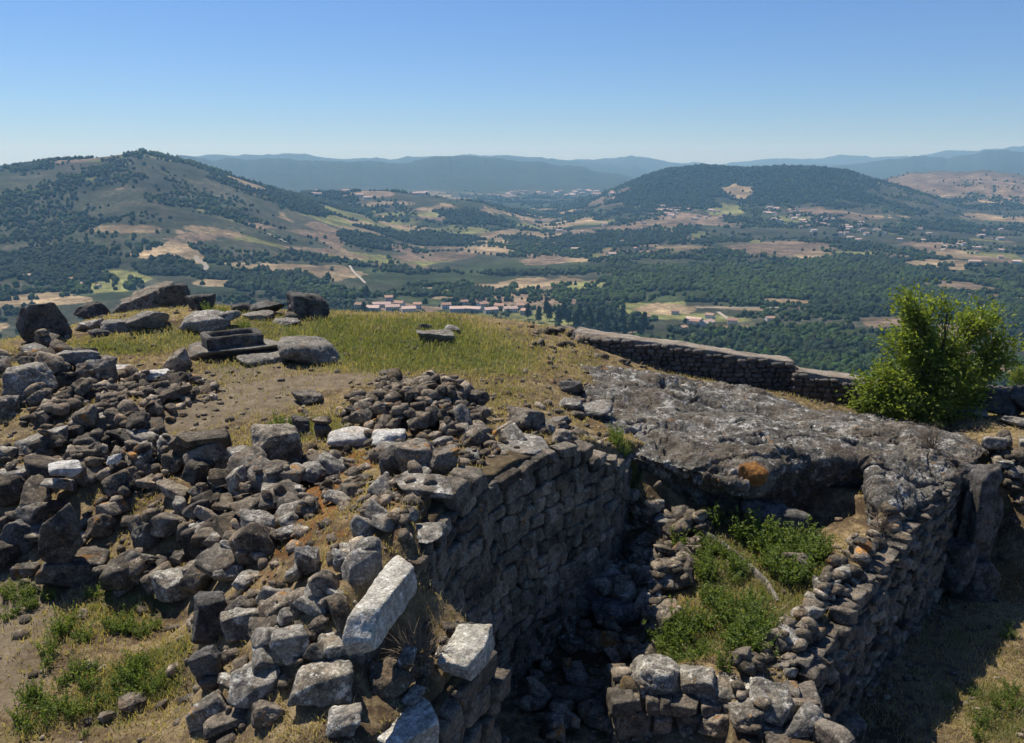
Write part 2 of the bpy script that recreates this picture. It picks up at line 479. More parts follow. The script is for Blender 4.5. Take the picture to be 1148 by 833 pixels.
# ------------------------------------------------------------------ valley and hills
RIDGES = [  # crest distance, front width, back width, roughness, crest line in the photograph
 (2400, 820, 900, .16, [(-500,215),(-250,205),(-80,196),(0,187),(30,186),(60,180),(100,178),(140,173),(158,171),(180,175),(220,184),(260,197),(300,210),(330,219),(380,232),(450,250),(520,275)]),
 (2750, 420, 500, .10, [(250,250),(300,226),(340,217),(400,214),(440,215),(480,219),(540,228),(600,245),(680,270)]),
 (6400, 1250, 2500, .17, [(-500,180),(0,190),(180,178),(240,176),(300,178),(400,181),(470,179),(520,174),(560,175),(600,180),(650,186),(690,194),(720,203),(760,212),(820,222)]),
 (9500, 1800, 2500, .09, [(-500,176),(0,186),(180,177),(250,174),(310,173),(400,178),(460,174),(520,173),(580,175),(640,183),(720,187),(750,190),(800,200)]),
 (11000, 1600, 1500, .05, [(500,186),(600,183),(640,179),(680,175),(720,177),(760,182),(850,187),(950,184),(1050,186),(1400,186)]),
 (3500, 640, 700, .10, [(540,262),(610,240),(660,222),(690,210),(720,198),(750,189),(790,186),(840,189),(910,187),(950,192),(1000,206),(1040,219),(1100,236),(1180,262)]),
 (4700, 900, 1500, .10, [(880,222),(960,206),(1000,196),(1050,192),(1110,190),(1148,193),(1250,188),(1500,190)]),
 (9000, 1700, 2500, .07, [(860,197),(930,189),(970,183),(1040,176),(1100,171),(1148,168),(1300,163),(1600,165)]),
 (13000, 1600, 1500, .04, [(-500,180),(560,188),(740,186),(850,178),(950,176),(1050,171),(1148,163),(1400,160)])]
_r = []
for Rk, wf, wb, ro, prof in RIDGES:
    az = [math.atan2(ray(px, py)[0], ray(px, py)[1]) for px, py in prof]
    zz = [CAM_Z + Rk * ray(px, py)[2] / math.hypot(*ray(px, py)[:2]) for px, py in prof]
    _r.append((Rk, wf, wb, ro, np.array(az), np.array(zz)))
def zvalley(x, y):
    x = np.asarray(x, float).ravel(); y = np.asarray(y, float).ravel()
    r = np.hypot(x, y); az = np.arctan2(x, y)
    base = -9 - 162 * (1 - np.exp(-np.maximum(r - 33, 0) / 300))
    und = fbm2(x, y, 1 / 700., 4, 5) * 11 + fbm2(x, y, 1 / 160., 3, 9) * 2.5
    base = base + und * sstep(200, 900, r) + 14 * sstep(2500, 4500, r)
    z = base.copy()
    warp = fbm2(x, y, 1 / 900., 4, 21)
    det = fbm2(x, y, 1 / 260., 5, 31, .55)
    for k, (Rk, wf, wb, ro, A, Z) in enumerate(_r):
        crest = np.interp(az, A, Z, left=-400, right=-400)
        crest = crest + fbm2(az * 30, az * 0 + k, 1.0, 5, 300 + k, .55) * Rk * (.0065 if Rk > 4000 else .0016)
        up = np.maximum(crest - base, 0)
        t = (r + warp * wf * .35 - Rk) / np.where(r < Rk, wf, wb)
        s = np.exp(-np.abs(t) ** 1.7)
        s = s + det * ro * 2.2 * s * (1 - s) + det * ro * .14 * sstep(.5, 1, s)
        z = np.maximum(z, base + up * s) + 0 * z
    return z
def vhit(px, py):
    d = ray(px, py)
    t = np.geomspace(250, 25000, 4000)
    P = d[None] * t[:, None] + np.array([0, 0, CAM_Z])
    below = P[:, 2] <= zvalley(P[:, 0], P[:, 1])
    k = int(np.argmax(below)) if below.any() else len(t) - 1
    return P[k]

TYPES = {  # colour, wood density, bush
 'P': ((.022, .034, .016), 1.0, .6), 'W': ((.036, .046, .020), .55, .7), 'G': ((.036, .062, .016), .9, .5),
 'S': ((.054, .055, .036), .24, .9), 'T': ((.235, .18, .11), .0, .08), 'F': ((.145, .150, .055), .03, .2),
 'B': ((.175, .128, .09), .05, .5), 'D': ((.048, .05, .032), .25, .9)}
PATCH = [  # land-use patches
 ('S',60,240,140,45),('D',200,205,110,22),('D',60,200,60,14),('S',260,230,60,20),
 ('P',55,295,78,24),('P',180,299,32,10),('P',358,229,48,14),('P',410,270,30,9),('P',465,268,62,8),('P',533,246,40,8),('W',480,312,120,9),('W',568,301,50,10),
 ('W',330,323,62,9),('D',297,283,70,11),('W',620,275,60,10),('P',700,268,60,9),('D',640,225,60,10),('W',560,230,50,7),
 ('G',790,315,125,20),('G',963,316,130,20),('P',963,348,70,8),('G',920,382,80,14),('G',805,374,70,7),('G',1080,350,90,16),('W',1090,300,70,8),('P',655,356,45,9),('P',690,366,55,9),('W',720,330,60,8),
 ('D',900,262,110,12),('S',1060,258,80,14),('D',1078,252,60,7),('P',870,207,170,20),('D',640,200,200,14),('B',1085,206,110,20),('S',1055,230,75,8),('P',760,212,70,22),
 ('T',141,256,30,4),('T',248,261,30,3),('T',277,298,26,4),('T',245,318,22,4),('T',26,336,32,6),('T',84,338,20,5),('S',178,217,22,5),
 ('T',332,301,72,5),('T',372,306,26,7),('T',392,287,14,4),('B',458,298,26,6),('T',528,327,56,9),('P',533,330,24,5),('F',424,249,52,4),('T',453,255,42,3),('B',482,278,42,2),('B',363,255,14,4),
 ('T',609,316,52,6),('B',629,339,24,4),('T',589,262,42,3),('B',606,292,26,6),('B',690,284,16,5),('B',725,254,52,5),('B',762,249,55,8),('T',828,215,17,6),
 ('T',750,348,30,6),('F',788,356,36,5),('T',888,341,26,4),('T',820,346,60,2),('B',882,278,42,7),('T',1055,296,32,4),('B',1047,275,22,4),('T',1122,244,26,3),('B',1067,322,30,6),('T',800,366,50,2.5),
 ('W',860,400,130,22),('G',960,405,110,24),('F',520,258,40,4),('F',460,240,30,3),('S',740,290,60,8),('T',640,250,30,3),('T',560,278,40,2),('B',950,240,40,4)]
_pw = []
for ty, px, py, rx, ry in PATCH:
    c = vhit(px, py); n_ = vhit(px, py + ry); f_ = vhit(px, py - ry)
    rr = math.hypot(c[0], c[1])
    rf, rn = math.hypot(f_[0], f_[1]), math.hypot(n_[0], n_[1])
    if rf > rr * 2.2 + 400: rf = rr * 1.25
    _pw.append((ty, math.atan2(c[0], c[1]), rx / FPX, rr, max(rf - rr, 8), max(rr - rn, 8)))
def landcover(x, y):
    """colour, density of trees, bushiness at points of the valley"""
    x = np.asarray(x, float).ravel(); y = np.asarray(y, float).ravel()
    n = len(x)
    wx = x + fbm2(x, y, 1 / 130., 3, 61) * 38; wy = y + fbm2(x, y, 1 / 130., 3, 62) * 60
    keys = list(TYPES)
    col = np.zeros((n, 3)); den = np.zeros(n); bush = np.zeros(n)
    # random parcels: nearest jittered seed
    S = np.array([80., 125.])
    cx, cy = np.floor(wx / S[0]), np.floor(wy / S[1])
    best = np.full(n, 1e18); second = np.full(n, 1e18); pid = np.zeros(n); pid2 = np.zeros(n)
    for i in (-1, 0, 1):
        for j in (-1, 0, 1):
            ax, ay = (cx + i).astype(np.int64) + 5000, (cy + j).astype(np.int64) + 5000
            z_ = np.zeros(n, np.int64)
            sx = (cx + i + _h(ax, ay, z_, 71)) * S[0]; sy = (cy + j + _h(ax, ay, z_, 72)) * S[1]
            d = (wx - sx) ** 2 + ((wy - sy) * .8) ** 2
            b = d < best
            second = np.where(b, best, np.minimum(second, d))
            best = np.where(b, d, best); pid = np.where(b, _h(ax, ay, z_, 73), pid); pid2 = np.where(b, _h(ax, ay, z_, 74), pid2)
    region = fbm2(x, y, 1 / 900., 3, 81)                 # wooded or open country
    pick = pid + region * .22
    order = [(.11, 'T'), (.27, 'B'), (.40, 'F'), (.66, 'S'), (.82, 'D'), (9, 'W')]
    lo = -9
    for hi, ty in order:
        m = (pick >= lo) & (pick < hi); lo = hi
        c, d, b = TYPES[ty]
        col[m] = np.array(c); den[m] = d; bush[m] = b
    r = np.hypot(x, y); az = np.arctan2(x, y)
    edge = fbm2(x, y, 1 / 70., 4, 91)
    for ty, a0, wa, r0, df, dn in _pw:
        q = np.sqrt(((az - a0) / wa) ** 2 + ((r - r0) / np.where(r > r0, df, dn)) ** 2)
        m = q + edge * (1.0 if ty in 'TBF' else .75) < 1
        c, d, b = TYPES[ty]
        col[m] = np.array(c); den[m] = d; bush[m] = b
    tex = fbm2(x, y, 1 / 55., 5, 98, .65)
    col *= np.clip(1 + tex[:, None] * 1.0, .35, 2)
    rocky = sstep(.12, .4, fbm2(x, y, 1 / 90., 5, 99, .62))[:, None] * (bush[:, None] > .7)
    col = col * (1 - .4 * rocky) + .4 * rocky * np.array([.115, .095, .078])
    # hedges and tree lines along the parcel edges, rough country on slopes
    col *= (1 + (pid2[:, None] - .5) * .4)
    hed = fbm2(x, y, 1 / 45., 2, 95)
    den = np.where((den < .1) & (hed > .52), .35, den)
    line = (np.sqrt(second) - np.sqrt(best)) < 7
    den = np.where(line & (den < .3) & (r < 3800), .45, den)
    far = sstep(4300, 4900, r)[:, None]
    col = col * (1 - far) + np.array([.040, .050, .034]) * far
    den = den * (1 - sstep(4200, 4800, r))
    den = np.where(den < .9, den * 2.0 * sstep(-.12, .30, fbm2(x, y, 1 / 110., 4, 97)), den)
    return col, den, bush

az_ = np.concatenate([np.linspace(R(-62), R(-36), 60)[:-1], np.linspace(R(-36), R(36), 760), np.linspace(R(36), R(62), 60)[1:]])
rr_ = np.concatenate([np.geomspace(33, 450, 60)[:-1], np.geomspace(450, 6500, 560)[:-1], np.geomspace(6500, 15500, 110)])
AA, RR = np.meshgrid(az_, rr_)
VX, VY = (RR * np.sin(AA)).ravel(), (RR * np.cos(AA)).ravel()
VZ = zvalley(VX, VY)
vc, vd, vb = landcover(VX, VY)
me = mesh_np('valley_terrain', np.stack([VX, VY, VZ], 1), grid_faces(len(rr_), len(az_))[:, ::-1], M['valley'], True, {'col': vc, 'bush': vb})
tag(link('valley_terrain', me), 'hazy valley of fields, woods and hills below the ruins', kind='structure')

# woods: one mass of small crowns
rng = np.random.default_rng(7)
def scatter_woods(n, r0, r1, sub, smin, smax, seed):
    g = np.random.default_rng(seed)
    a = g.uniform(R(-40), R(40), n); r = np.exp(g.uniform(math.log(r0), math.log(r1), n))
    x, y = r * np.sin(a), r * np.cos(a)
    c, d, b = landcover(x, y)
    keep = g.random(n) < d
    x, y, r, c, d = x[keep], y[keep], r[keep], c[keep], d[keep]
    z = zvalley(x, y)
    s = g.uniform(smin, smax, len(x)) * (1 + .45 * g.random(len(x)) ** 3)
    I, F = ico(sub)
    k = len(I)
    jit = 1 + g.normal(0, .2, (len(x), k))
    tall = g.uniform(.85, 1.5, len(x))
    V = I[None] * jit[:, :, None] * s[:, None, None] * np.stack([np.ones_like(tall), np.ones_like(tall), tall], 1)[:, None, :]
    V = V + np.stack([x, y, z + s * tall * .55], 1)[:, None, :]
    Fa = F[None] + (np.arange(len(x)) * k)[:, None, None]
    green = np.where(c[:, 1:2] > .055, 1.0, 0.0) * np.array([[.042, .068, .02]]) + np.where(c[:, 1:2] > .055, 0.0, 1.0) * np.array([[.026, .040, .018]])
    col = green * g.uniform(.6, 1.5, (len(x), 1)) * (1 + g.normal(0, .07, (len(x), 3)))
    return V.reshape(-1, 3), Fa.reshape(-1, F.shape[1]), np.repeat(col, k, 0)
parts = [scatter_woods(30000, 420, 1100, 2, 1.6, 3.0, 1), scatter_woods(90000, 1100, 2200, 1, 2.0, 3.6, 2), scatter_woods(130000, 2200, 5000, 1, 2.2, 4.4, 3)]
off, Vs, Fs, Cs = 0, [], [], []
for v, f_, c_ in parts:
    Vs.append(v); Fs.append(f_ + off); Cs.append(c_); off += len(v)
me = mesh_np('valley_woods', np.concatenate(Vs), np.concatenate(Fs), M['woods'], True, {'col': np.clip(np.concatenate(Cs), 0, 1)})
tag(link('valley_woods', me), 'dark woods and scattered trees covering the valley floor', kind='stuff')

# roads and tracks draped on the land
def road(name, pts, w, label):
    P = np.array([vhit(*q)[:2] for q in pts])
    s = np.concatenate([[0], np.cumsum(np.linalg.norm(np.diff(P, axis=0), axis=1))])
    t = np.arange(0, s[-1], 6.0)
    x, y = np.interp(t, s, P[:, 0]), np.interp(t, s, P[:, 1])
    for _ in range(12):
        x[1:-1] = (x[:-2] + x[1:-1] + x[2:]) / 3; y[1:-1] = (y[:-2] + y[1:-1] + y[2:]) / 3
    dx, dy = np.gradient(x), np.gradient(y); l = np.hypot(dx, dy) + 1e-9
    rows = []
    for k in (-1, 0, 1):
        X, Y = x - dy / l * w * k / 2, y + dx / l * w * k / 2
        rows.append(np.stack([X, Y, zvalley(X, Y) + .5], 1))
    me = mesh_np(name, np.stack(rows, 1).reshape(-1, 3), grid_faces(len(t), 3), M['road'])
    tag(link(name, me), label, kind='structure')
road('road', [(221,287),(217,290),(226,294),(234,299),(230,304),(222,306)], 7, 'pale winding road on the far slope')
road('road', [(300,262),(312,267),(321,272)], 6, 'pale bend of road beside the far wood')
road('road', [(392,298),(396,305),(402,310),(410,318)], 4, 'pale track beside the tan field')
road('road', [(780,345),(830,346),(880,345),(960,348)], 6, 'straight farm road below the green wood')
road('road', [(805,350),(814,356),(822,363),(820,368)], 5, 'short farm track between the fields')
road('road', [(1056,270),(1060,276),(1056,281)], 8, 'far pale track on the plain')

# ------------------------------------------------------------------ near ground sheet
def ell(px, py, rx, ry, rot=0.0):
    c, n_, f_ = hit(px, py, H0), hit(px, py + ry, H0), hit(px, py - ry, H0)
    dep = proj(c)[2]
    return c[0], c[1], rx * dep / FPX, max(.15, (math.hypot(*f_[:2]) - math.hypot(*n_[:2])) / 2), math.atan2(c[0], c[1])
def mask_of(x, y, L, soft=.5):
    out = np.zeros(len(x))
    for e in L:
        cx, cy, a, b, az = ell(*e[:4]); w = e[4] if len(e) > 4 else 1.0
        u = (x - cx) * math.cos(az) - (y - cy) * math.sin(az); v = (x - cx) * math.sin(az) + (y - cy) * math.cos(az)
        q = np.sqrt((u / a) ** 2 + (v / b) ** 2)
        out = np.maximum(out, w * (1 - sstep(1 - soft, 1 + soft, q)))
    return out
GREEN = [(450,380,150,28,1.05),(530,395,80,24,.9),(350,362,60,10,.8),(590,405,40,14,.5),(400,365,60,12,.7),(150,385,110,14,.75),(200,372,60,12,.6),(320,490,40,14,1.0),(620,395,60,14,.35),(700,500,22,12,.9),
         (110,690,120,35,.6),(150,770,80,40,.7),(60,800,70,30,.5),(860,640,90,60,.6),(780,700,50,40,.6),(1120,800,50,40,.6),(1100,730,40,30,.35),(360,480,60,14,.6),(270,350,40,8,.6),(240,485,60,10,.4),(540,440,60,14,.3)]
PATH = [(330,432,120,11,1.0),(250,455,90,16,1.0),(210,478,60,8,.9),(430,428,60,6,.8),(270,420,80,10,.8),(20,690,45,60,.8),(10,760,50,50,.6),(25,482,40,7,.5)]
OCHRE = [(300,560,60,40,.55),(430,560,70,30,.6),(380,610,60,40,.6),(420,700,40,40,.4),(1125,655,50,28,.75),(390,520,60,14,1.0),(360,560,40,30,.9),(330,600,35,22,.8),(250,620,50,20,.7),(450,590,60,18,.5),(690,478,55,14,.55),(520,540,60,14,.5),(1120,640,40,16,.5),(290,650,40,14,.6),(845,525,16,14,.8)]
DAMP = []
yr = np.geomspace(2.5, 43, 470); uu = np.linspace(-1.0, 1.0, 680)
UU, YR = np.meshgrid(uu, yr)
NX, NY = (np.sign(UU) * np.abs(UU) ** 1.1 * (YR * .85 + 6.0)).ravel(), YR.ravel()
NX = np.clip(NX, GX0 + .2, GX1 - .2)
NZ = Hs(NX, NY, H0) + fbm2(NX, NY, 7, 3, 44) * .018
att = {'green': mask_of(NX, NY, GREEN), 'path': mask_of(NX, NY, PATH), 'ochre': mask_of(NX, NY, OCHRE), 'damp': mask_of(NX, NY, DAMP)}
me = mesh_np('ground', np.stack([NX, NY, NZ], 1), grid_faces(len(yr), len(uu)), M['ground'], True, att)
tag(link('ground', me), 'dry earth and patchy turf of the hilltop', kind='structure')

# ------------------------------------------------------------------ rocks
def rock(seed, dims, n=3, chops=7, soft=16, rough=.05, boxy=.5, jit=.16, fr=1.6):
    """an angular stone: a ball cut by planes, softened, roughened. dims = half sizes"""
    g = np.random.default_rng(seed)
    I, F = ico(n)
    N, D = [], []
    for ax in range(3):
        for s in (-1, 1):
            v = np.zeros(3); v[ax] = s
            v += g.normal(0, jit, 3); N.append(v / np.linalg.norm(v)); D.append(g.uniform(.78, .98) * (1 - .0 * boxy))
    for _ in range(chops):
        v = g.normal(size=3); v /= np.linalg.norm(v)
        N.append(v); D.append(g.uniform(.74, 1.05) + boxy * .2)
    N, D = np.array(N), np.array(D)
    q = np.maximum(I @ N.T, 0) / D
    r = (q ** soft).sum(1) ** (-1 / soft)
    V = I * r[:, None]
    ext = np.abs(V).max(0)
    V = V / ext * np.asarray(dims)
    m = float(np.mean(dims))
    o = g.uniform(0, 90, 3)
    nrm = I / np.asarray(dims); nrm /= np.linalg.norm(nrm, axis=1)[:, None]
    amp = rough * (.65 * float(np.min(dims)) + .35 * m)
    d = fbm(V / m * fr + o, 5 if n > 3 else 3, seed % 97, .55) * amp * 1.6
    if n >= 4:
        d += fbm(V / m * 5 + o + 9, 4, 5, .6) * amp * .8
    return V + nrm * d[:, None], F

PROTO, PDIM, PLOW = [], [], []
for k in range(36):
    g = np.random.default_rng(500 + k)
    d = np.array([1.0, g.uniform(.5, .95), g.uniform(.36, .85)])
    if k % 6 == 0: d = np.array([1.0, g.uniform(.55, .8), g.uniform(.26, .36)])
    d = d / d[0]
    kw = dict(chops=6 + k % 6, soft=(24, 40, 70)[k % 3], boxy=g.uniform(.2, 1), jit=g.uniform(.12, .3))
    V, F = rock(600 + k, d, 4, rough=.055, **kw)
    PROTO.append({m: mesh_np('rubble_stone', V, F, M[m]) for m in ('rubble', 'pale', 'white', 'block', 'dark')})
    PDIM.append(d)
    V, F = rock(600 + k, d, 2, rough=.03, **kw)
    PLOW.append(V)

def stamp(x, y, a, b, yaw, zc, c, topk=.85):
    """raise the heap's height map under a stone lying there"""
    r = max(a, b)
    i0, i1 = int((x - r - GX0) / CELL), int((x + r - GX0) / CELL) + 2
    j0, j1 = int((y - r - GY0) / CELL), int((y + r - GY0) / CELL) + 2
    if i0 < 0 or j0 < 0 or i1 > len(gx) or j1 > len(gy): return None
    X, Y = XX[j0:j1, i0:i1] - x, YY[j0:j1, i0:i1] - y
    u, v = (X * math.cos(yaw) + Y * math.sin(yaw)) / a, (-X * math.sin(yaw) + Y * math.cos(yaw)) / b
    q = np.clip(1 - (u * u + v * v) ** 1.5, 0, 1) ** .5
    return (slice(j0, j1), slice(i0, i1)), q
def settle(x, y, a, b, c, yaw, sink=.45):
    s = stamp(x, y, a, b, yaw, 0, c)
    if s is None: return None
    sl, q = s
    m = q > .05
    if not m.any(): return float(Hs(x, y)) + c * .5
    z = np.percentile((H[sl] + c * q)[m], 80)
    base = H[sl][m].mean()
    return min(z, base + c * 1.0) - c * sink
def occupy(x, y, a, b, c, yaw, zc):
    s = stamp(x, y, a, b, yaw, zc, c)
    if s is None: return
    sl, q = s
    H[sl] = np.where(q > .05, np.maximum(H[sl], zc + c * .8 * q), H[sl])

def boulder(px, py, w, h, dr, seed, label, name='boulder', cat='boulder', mat='boulder', yaw=0.0, tilt=(0, 0), boxy=.25, soft=34, chops=10, rough=.11, jit=.22, sink=.24, n=5, group=None, z=None, fr=1.6):
    """one particular stone: px,py the middle of its foot in the photograph, w,h its size in photograph pixels"""
    p = hit(px, py) if z is None else at(px, py, z)
    dep = proj(p)[2]
    a, c = w * dep / FPX / 2, h * dep / FPX / 2
    b = a * dr
    az = math.atan2(p[0], p[1])
    V, F = rock(seed, (a, b, c), n, chops, soft, rough, boxy, jit, fr)
    e = Euler((tilt[0], tilt[1], -az + yaw)).to_matrix()
    V = V @ np.array(e).T
    cx, cy = p[0] + math.sin(az) * b * .85, p[1] + math.cos(az) * b * .85
    zc = p[2] + c * (1 - sink)
    o = link(name, mesh_np(name, V, F, M[mat]), loc=(cx, cy, zc))
    tag(o, label, cat, group)
    occupy(cx, cy, a, b, c, -az + yaw, zc)
    return o

# --- walls
def masonry(acc, path, base, seed, h=(.2, .36), w=(.28, .6), depth=.2, out=1, jit=.04, n=3, tone=.16, skip=0.0, batter=0.0, irr=.06, chops=4, boxy=.9, sj=.08, soft=40):
    """rough courses of stones along a path of (x, y, ztop); out=+1: the face looks to the right of the walking direction"""
    g = np.random.default_rng(seed)
    P = np.array(path, float)
    s = np.concatenate([[0], np.cumsum(np.linalg.norm(np.diff(P[:, :2], axis=0), axis=1))])
    zmax = P[:, 2].max()
    z = base
    while z < zmax:
        hh = g.uniform(*h)
        t = -g.uniform(0, w[0])
        while t < s[-1]:
            ww = g.uniform(*w) * (1 if g.random() > .18 else .6)
            hs = hh * g.uniform(.8, 1.12)
            tc = min(max(t + ww / 2, 0), s[-1])
            x, y, zt = (np.interp(tc, s, P[:, k]) for k in range(3))
            zc = z + hh / 2 + g.normal(0, irr * .3)
            if zc + hh * .25 < zt and g.random() >= skip:
                k = min(np.searchsorted(s, tc, side='right') - 1, len(P) - 2)
                d = P[min(k + 1, len(P) - 1), :2] - P[k, :2]
                d0 = P[max(k - 1, 0) + (0 if k else 0), :2]
                d = d / np.linalg.norm(d)
                nrm = np.array([d[1], -d[0]]) * out
                dep = depth * g.uniform(.8, 1.3)
                V, F = rock(int(g.integers(1e6)), (ww / 2 * 1.04, dep, hs / 2 * 1.12), n, chops, soft, .045, boxy, sj, 1.9)
                ang = math.atan2(d[1], d[0]) + g.normal(0, .05)
                E = np.array(Euler((g.normal(0, .05), g.normal(0, irr), ang)).to_matrix())
                V = V @ E.T
                push = g.normal(0, jit) - dep * .75 - batter * (z - base)
                acc.add(V + np.array([x + nrm[0] * push, y + nrm[1] * push, zc]), F, g.normal(0, tone))
            t += ww
        z += hh * .95
def core(path, base, thick, out, drop=.12, lump=.08):
    P = np.array(path, float)
    s = np.concatenate([[0], np.cumsum(np.linalg.norm(np.diff(P[:, :2], axis=0), axis=1))])
    t = np.arange(0, s[-1] + .1, .12)
    x, y, zt = (np.interp(t, s, P[:, k]) for k in range(3))
    dx, dy = np.gradient(x), np.gradient(y); l = np.hypot(dx, dy)
    nx, ny = dy / l * out, -dx / l * out
    zt = zt - drop + fbm2(t, t * 0, 2.3, 3, 7) * lump
    ring = []
    prof = [(-.14, 0, 0), (-.14, 0, .5), (-.14, 0, 1), (-thick * .4, 0, 1), (-thick * .7, 0, 1), (-thick, 0, 1), (-thick, 0, 0)]
    for off_, _, up in prof:
        ring.append(np.stack([x + nx * off_, y + ny * off_, base + (zt - base) * up], 1))
    V = np.stack(ring, 1).reshape(-1, 3)
    V[:, 2] += np.where(V[:, 2] > base + .3, fbm2(V[:, 0], V[:, 1], 3, 3, 2) * .05, 0)
    F = grid_faces(len(t), len(prof))
    caps = [np.arange(len(prof))[None], (np.arange(len(prof)) + (len(t) - 1) * len(prof))[None]]
    return V, [F] + caps
def wall_thing(name, label, path, base, thick, out, seed, mat='wall', fill=True, **kw):
    if not fill:
        a = Acc(); masonry(a, path, base, seed, out=out, **kw)
        return tag(link(name, a.mesh(name, M[mat])), label, 'wall')
    P = np.array(path, float)
    e = bpy.data.objects.new(name, None); C.objects.link(e)
    tag(e, label, 'wall')
    a = Acc()
    masonry(a, path, base, seed, out=out, **kw)
    link('masonry', a.mesh('masonry', M[mat]), e)
    V, F = core(path, base - .2, thick, out)
    link('rubble_core', mesh_np('rubble_core', V, F, M['ground'], True, {'damp': np.full(len(V), .55)}), e)
    return e

def px_path(L): return [tuple(at(*q)) for q in L]
W1 = px_path([(412,690,1.60),(475,622,1.62),(512,548,1.98),(560,522,1.9),(605,505,1.8),(650,497,1.62),(688,508,1.1)]) + [(2.35, 16.3, .6), (2.55, 17.1, .4)]
wall_thing('ruined_wall', 'tall shaded ruined wall of rough granite courses dropping into the dark pit', W1, -2.5, .55, 1, 11, n=4, h=(.17, .34), w=(.22, .62), jit=.018, tone=.22)
W1b = [(-2.2, 5.6, .5), (-1.32, 7.47, .62), (-.74, 8.0, .7), (-.62, 8.4, .72), (-.2, 9.42, .72)]
wall_thing('lower_wall', 'low stepped wall stub of granite blocks below the tall shaded wall', W1b, -2.5, .6, 1, 12, n=4, h=(.26, .42), w=(.35, .7))
W1e = [(-.2, 9.42, .72), (-.55, 9.75, .85), (-1.0, 9.95, .9)]
W2 = [(4.76, 6.5, -1.6), (4.76, 9.91, -1.25), (4.5, 10.3, -1.15), (4.56, 11.32, -1.05), (4.85, 11.65, -1.0), (5.59, 12.51, -.85), (6.55, 13.63, -.6), (8.06, 15.35, -.35), (9.41, 16.85, -.25), (10.2, 17.8, -.2)]
wall_thing('dry_stone_wall', 'curving dry stone wall below the bedrock, its outer face in deep shade', W2, -3.4, .75, 1, 13, fill=False, h=(.12, .27), w=(.22, .6), n=4, jit=.05, irr=.1, chops=6, sj=.13, tone=.2)
FW = [(1.55, 11.9, -1.2), (1.58, 11.1, -1.2), (2.5, 11.05, -1.2), (3.5, 10.95, -1.15), (3.6, 9.4, -1.35), (3.4, 7.5, -1.5)]
wall_thing('retaining_wall', 'low granite retaining wall holding the weedy hollow above the pit', FW, -2.9, .6, 1, 14, fill=False, n=4, h=(.22, .38), w=(.28, .56))

# rampart: coursed curtain wall with a walkway on top
RT = px_path([(640,373,1.05),(690,381,.92),(760,389,.72),(830,400,.45),(893,408,.2)])
RT2 = px_path([(893,418,-.02),(950,427,-.25),(1010,436,-.45)])
e = bpy.data.objects.new('rampart', None); C.objects.link(e)
tag(e, 'long curtain wall of coursed stone with a pale walkway beyond the bedrock', 'wall')
a = Acc()
masonry(a, RT, -3.0, 31, out=1, h=(.11, .19), w=(.18, .45), depth=.14, jit=.012, n=2, tone=.12, irr=.05)
masonry(a, RT2, -3.0, 32, out=1, h=(.11, .19), w=(.18, .45), depth=.14, jit=.012, n=2, tone=.12, irr=.05)
link('masonry', a.mesh('masonry', M['rampart']), e)
for path in (RT, RT2):
    V, F = core(path, -4.0, .95, 1, drop=-.03, lump=.03)
    link('walkway', mesh_np('walkway', V, F, M['coping'], True), e)

# the pillar at the wall's far end
def pillar():
    a = Acc()
    c = at(1096, 590, -1.35)
    for k, (dx, dy, z, dims, yw) in enumerate([(0, 0, -.9, (.34, .40, 1.02), .3), (.12, .25, -1.7, (.42, .5, 1.3), -.4), (-.22, .1, -2.2, (.5, .45, .75), .6), (.1, -.2, -2.6, (.5, .4, .6), .1), (-.1, .3, -.35, (.3, .3, .42), .9)]):
        V, F = rock(870 + k, dims, 5, 8, 34, .09, .6, .16, 2.2)
        E = np.array(Euler((.04 * k - .05, .05, yw)).to_matrix())
        a.add(V @ E.T + np.array([c[0] + dx, c[1] + dy, z]), F, -.1 * (k % 2))
    o = link('stone_pillar', a.mesh('stone_pillar', M['boulder']))
    tag(o, 'dark upright stub of rough stone ending the curved wall', 'pillar')
pillar()

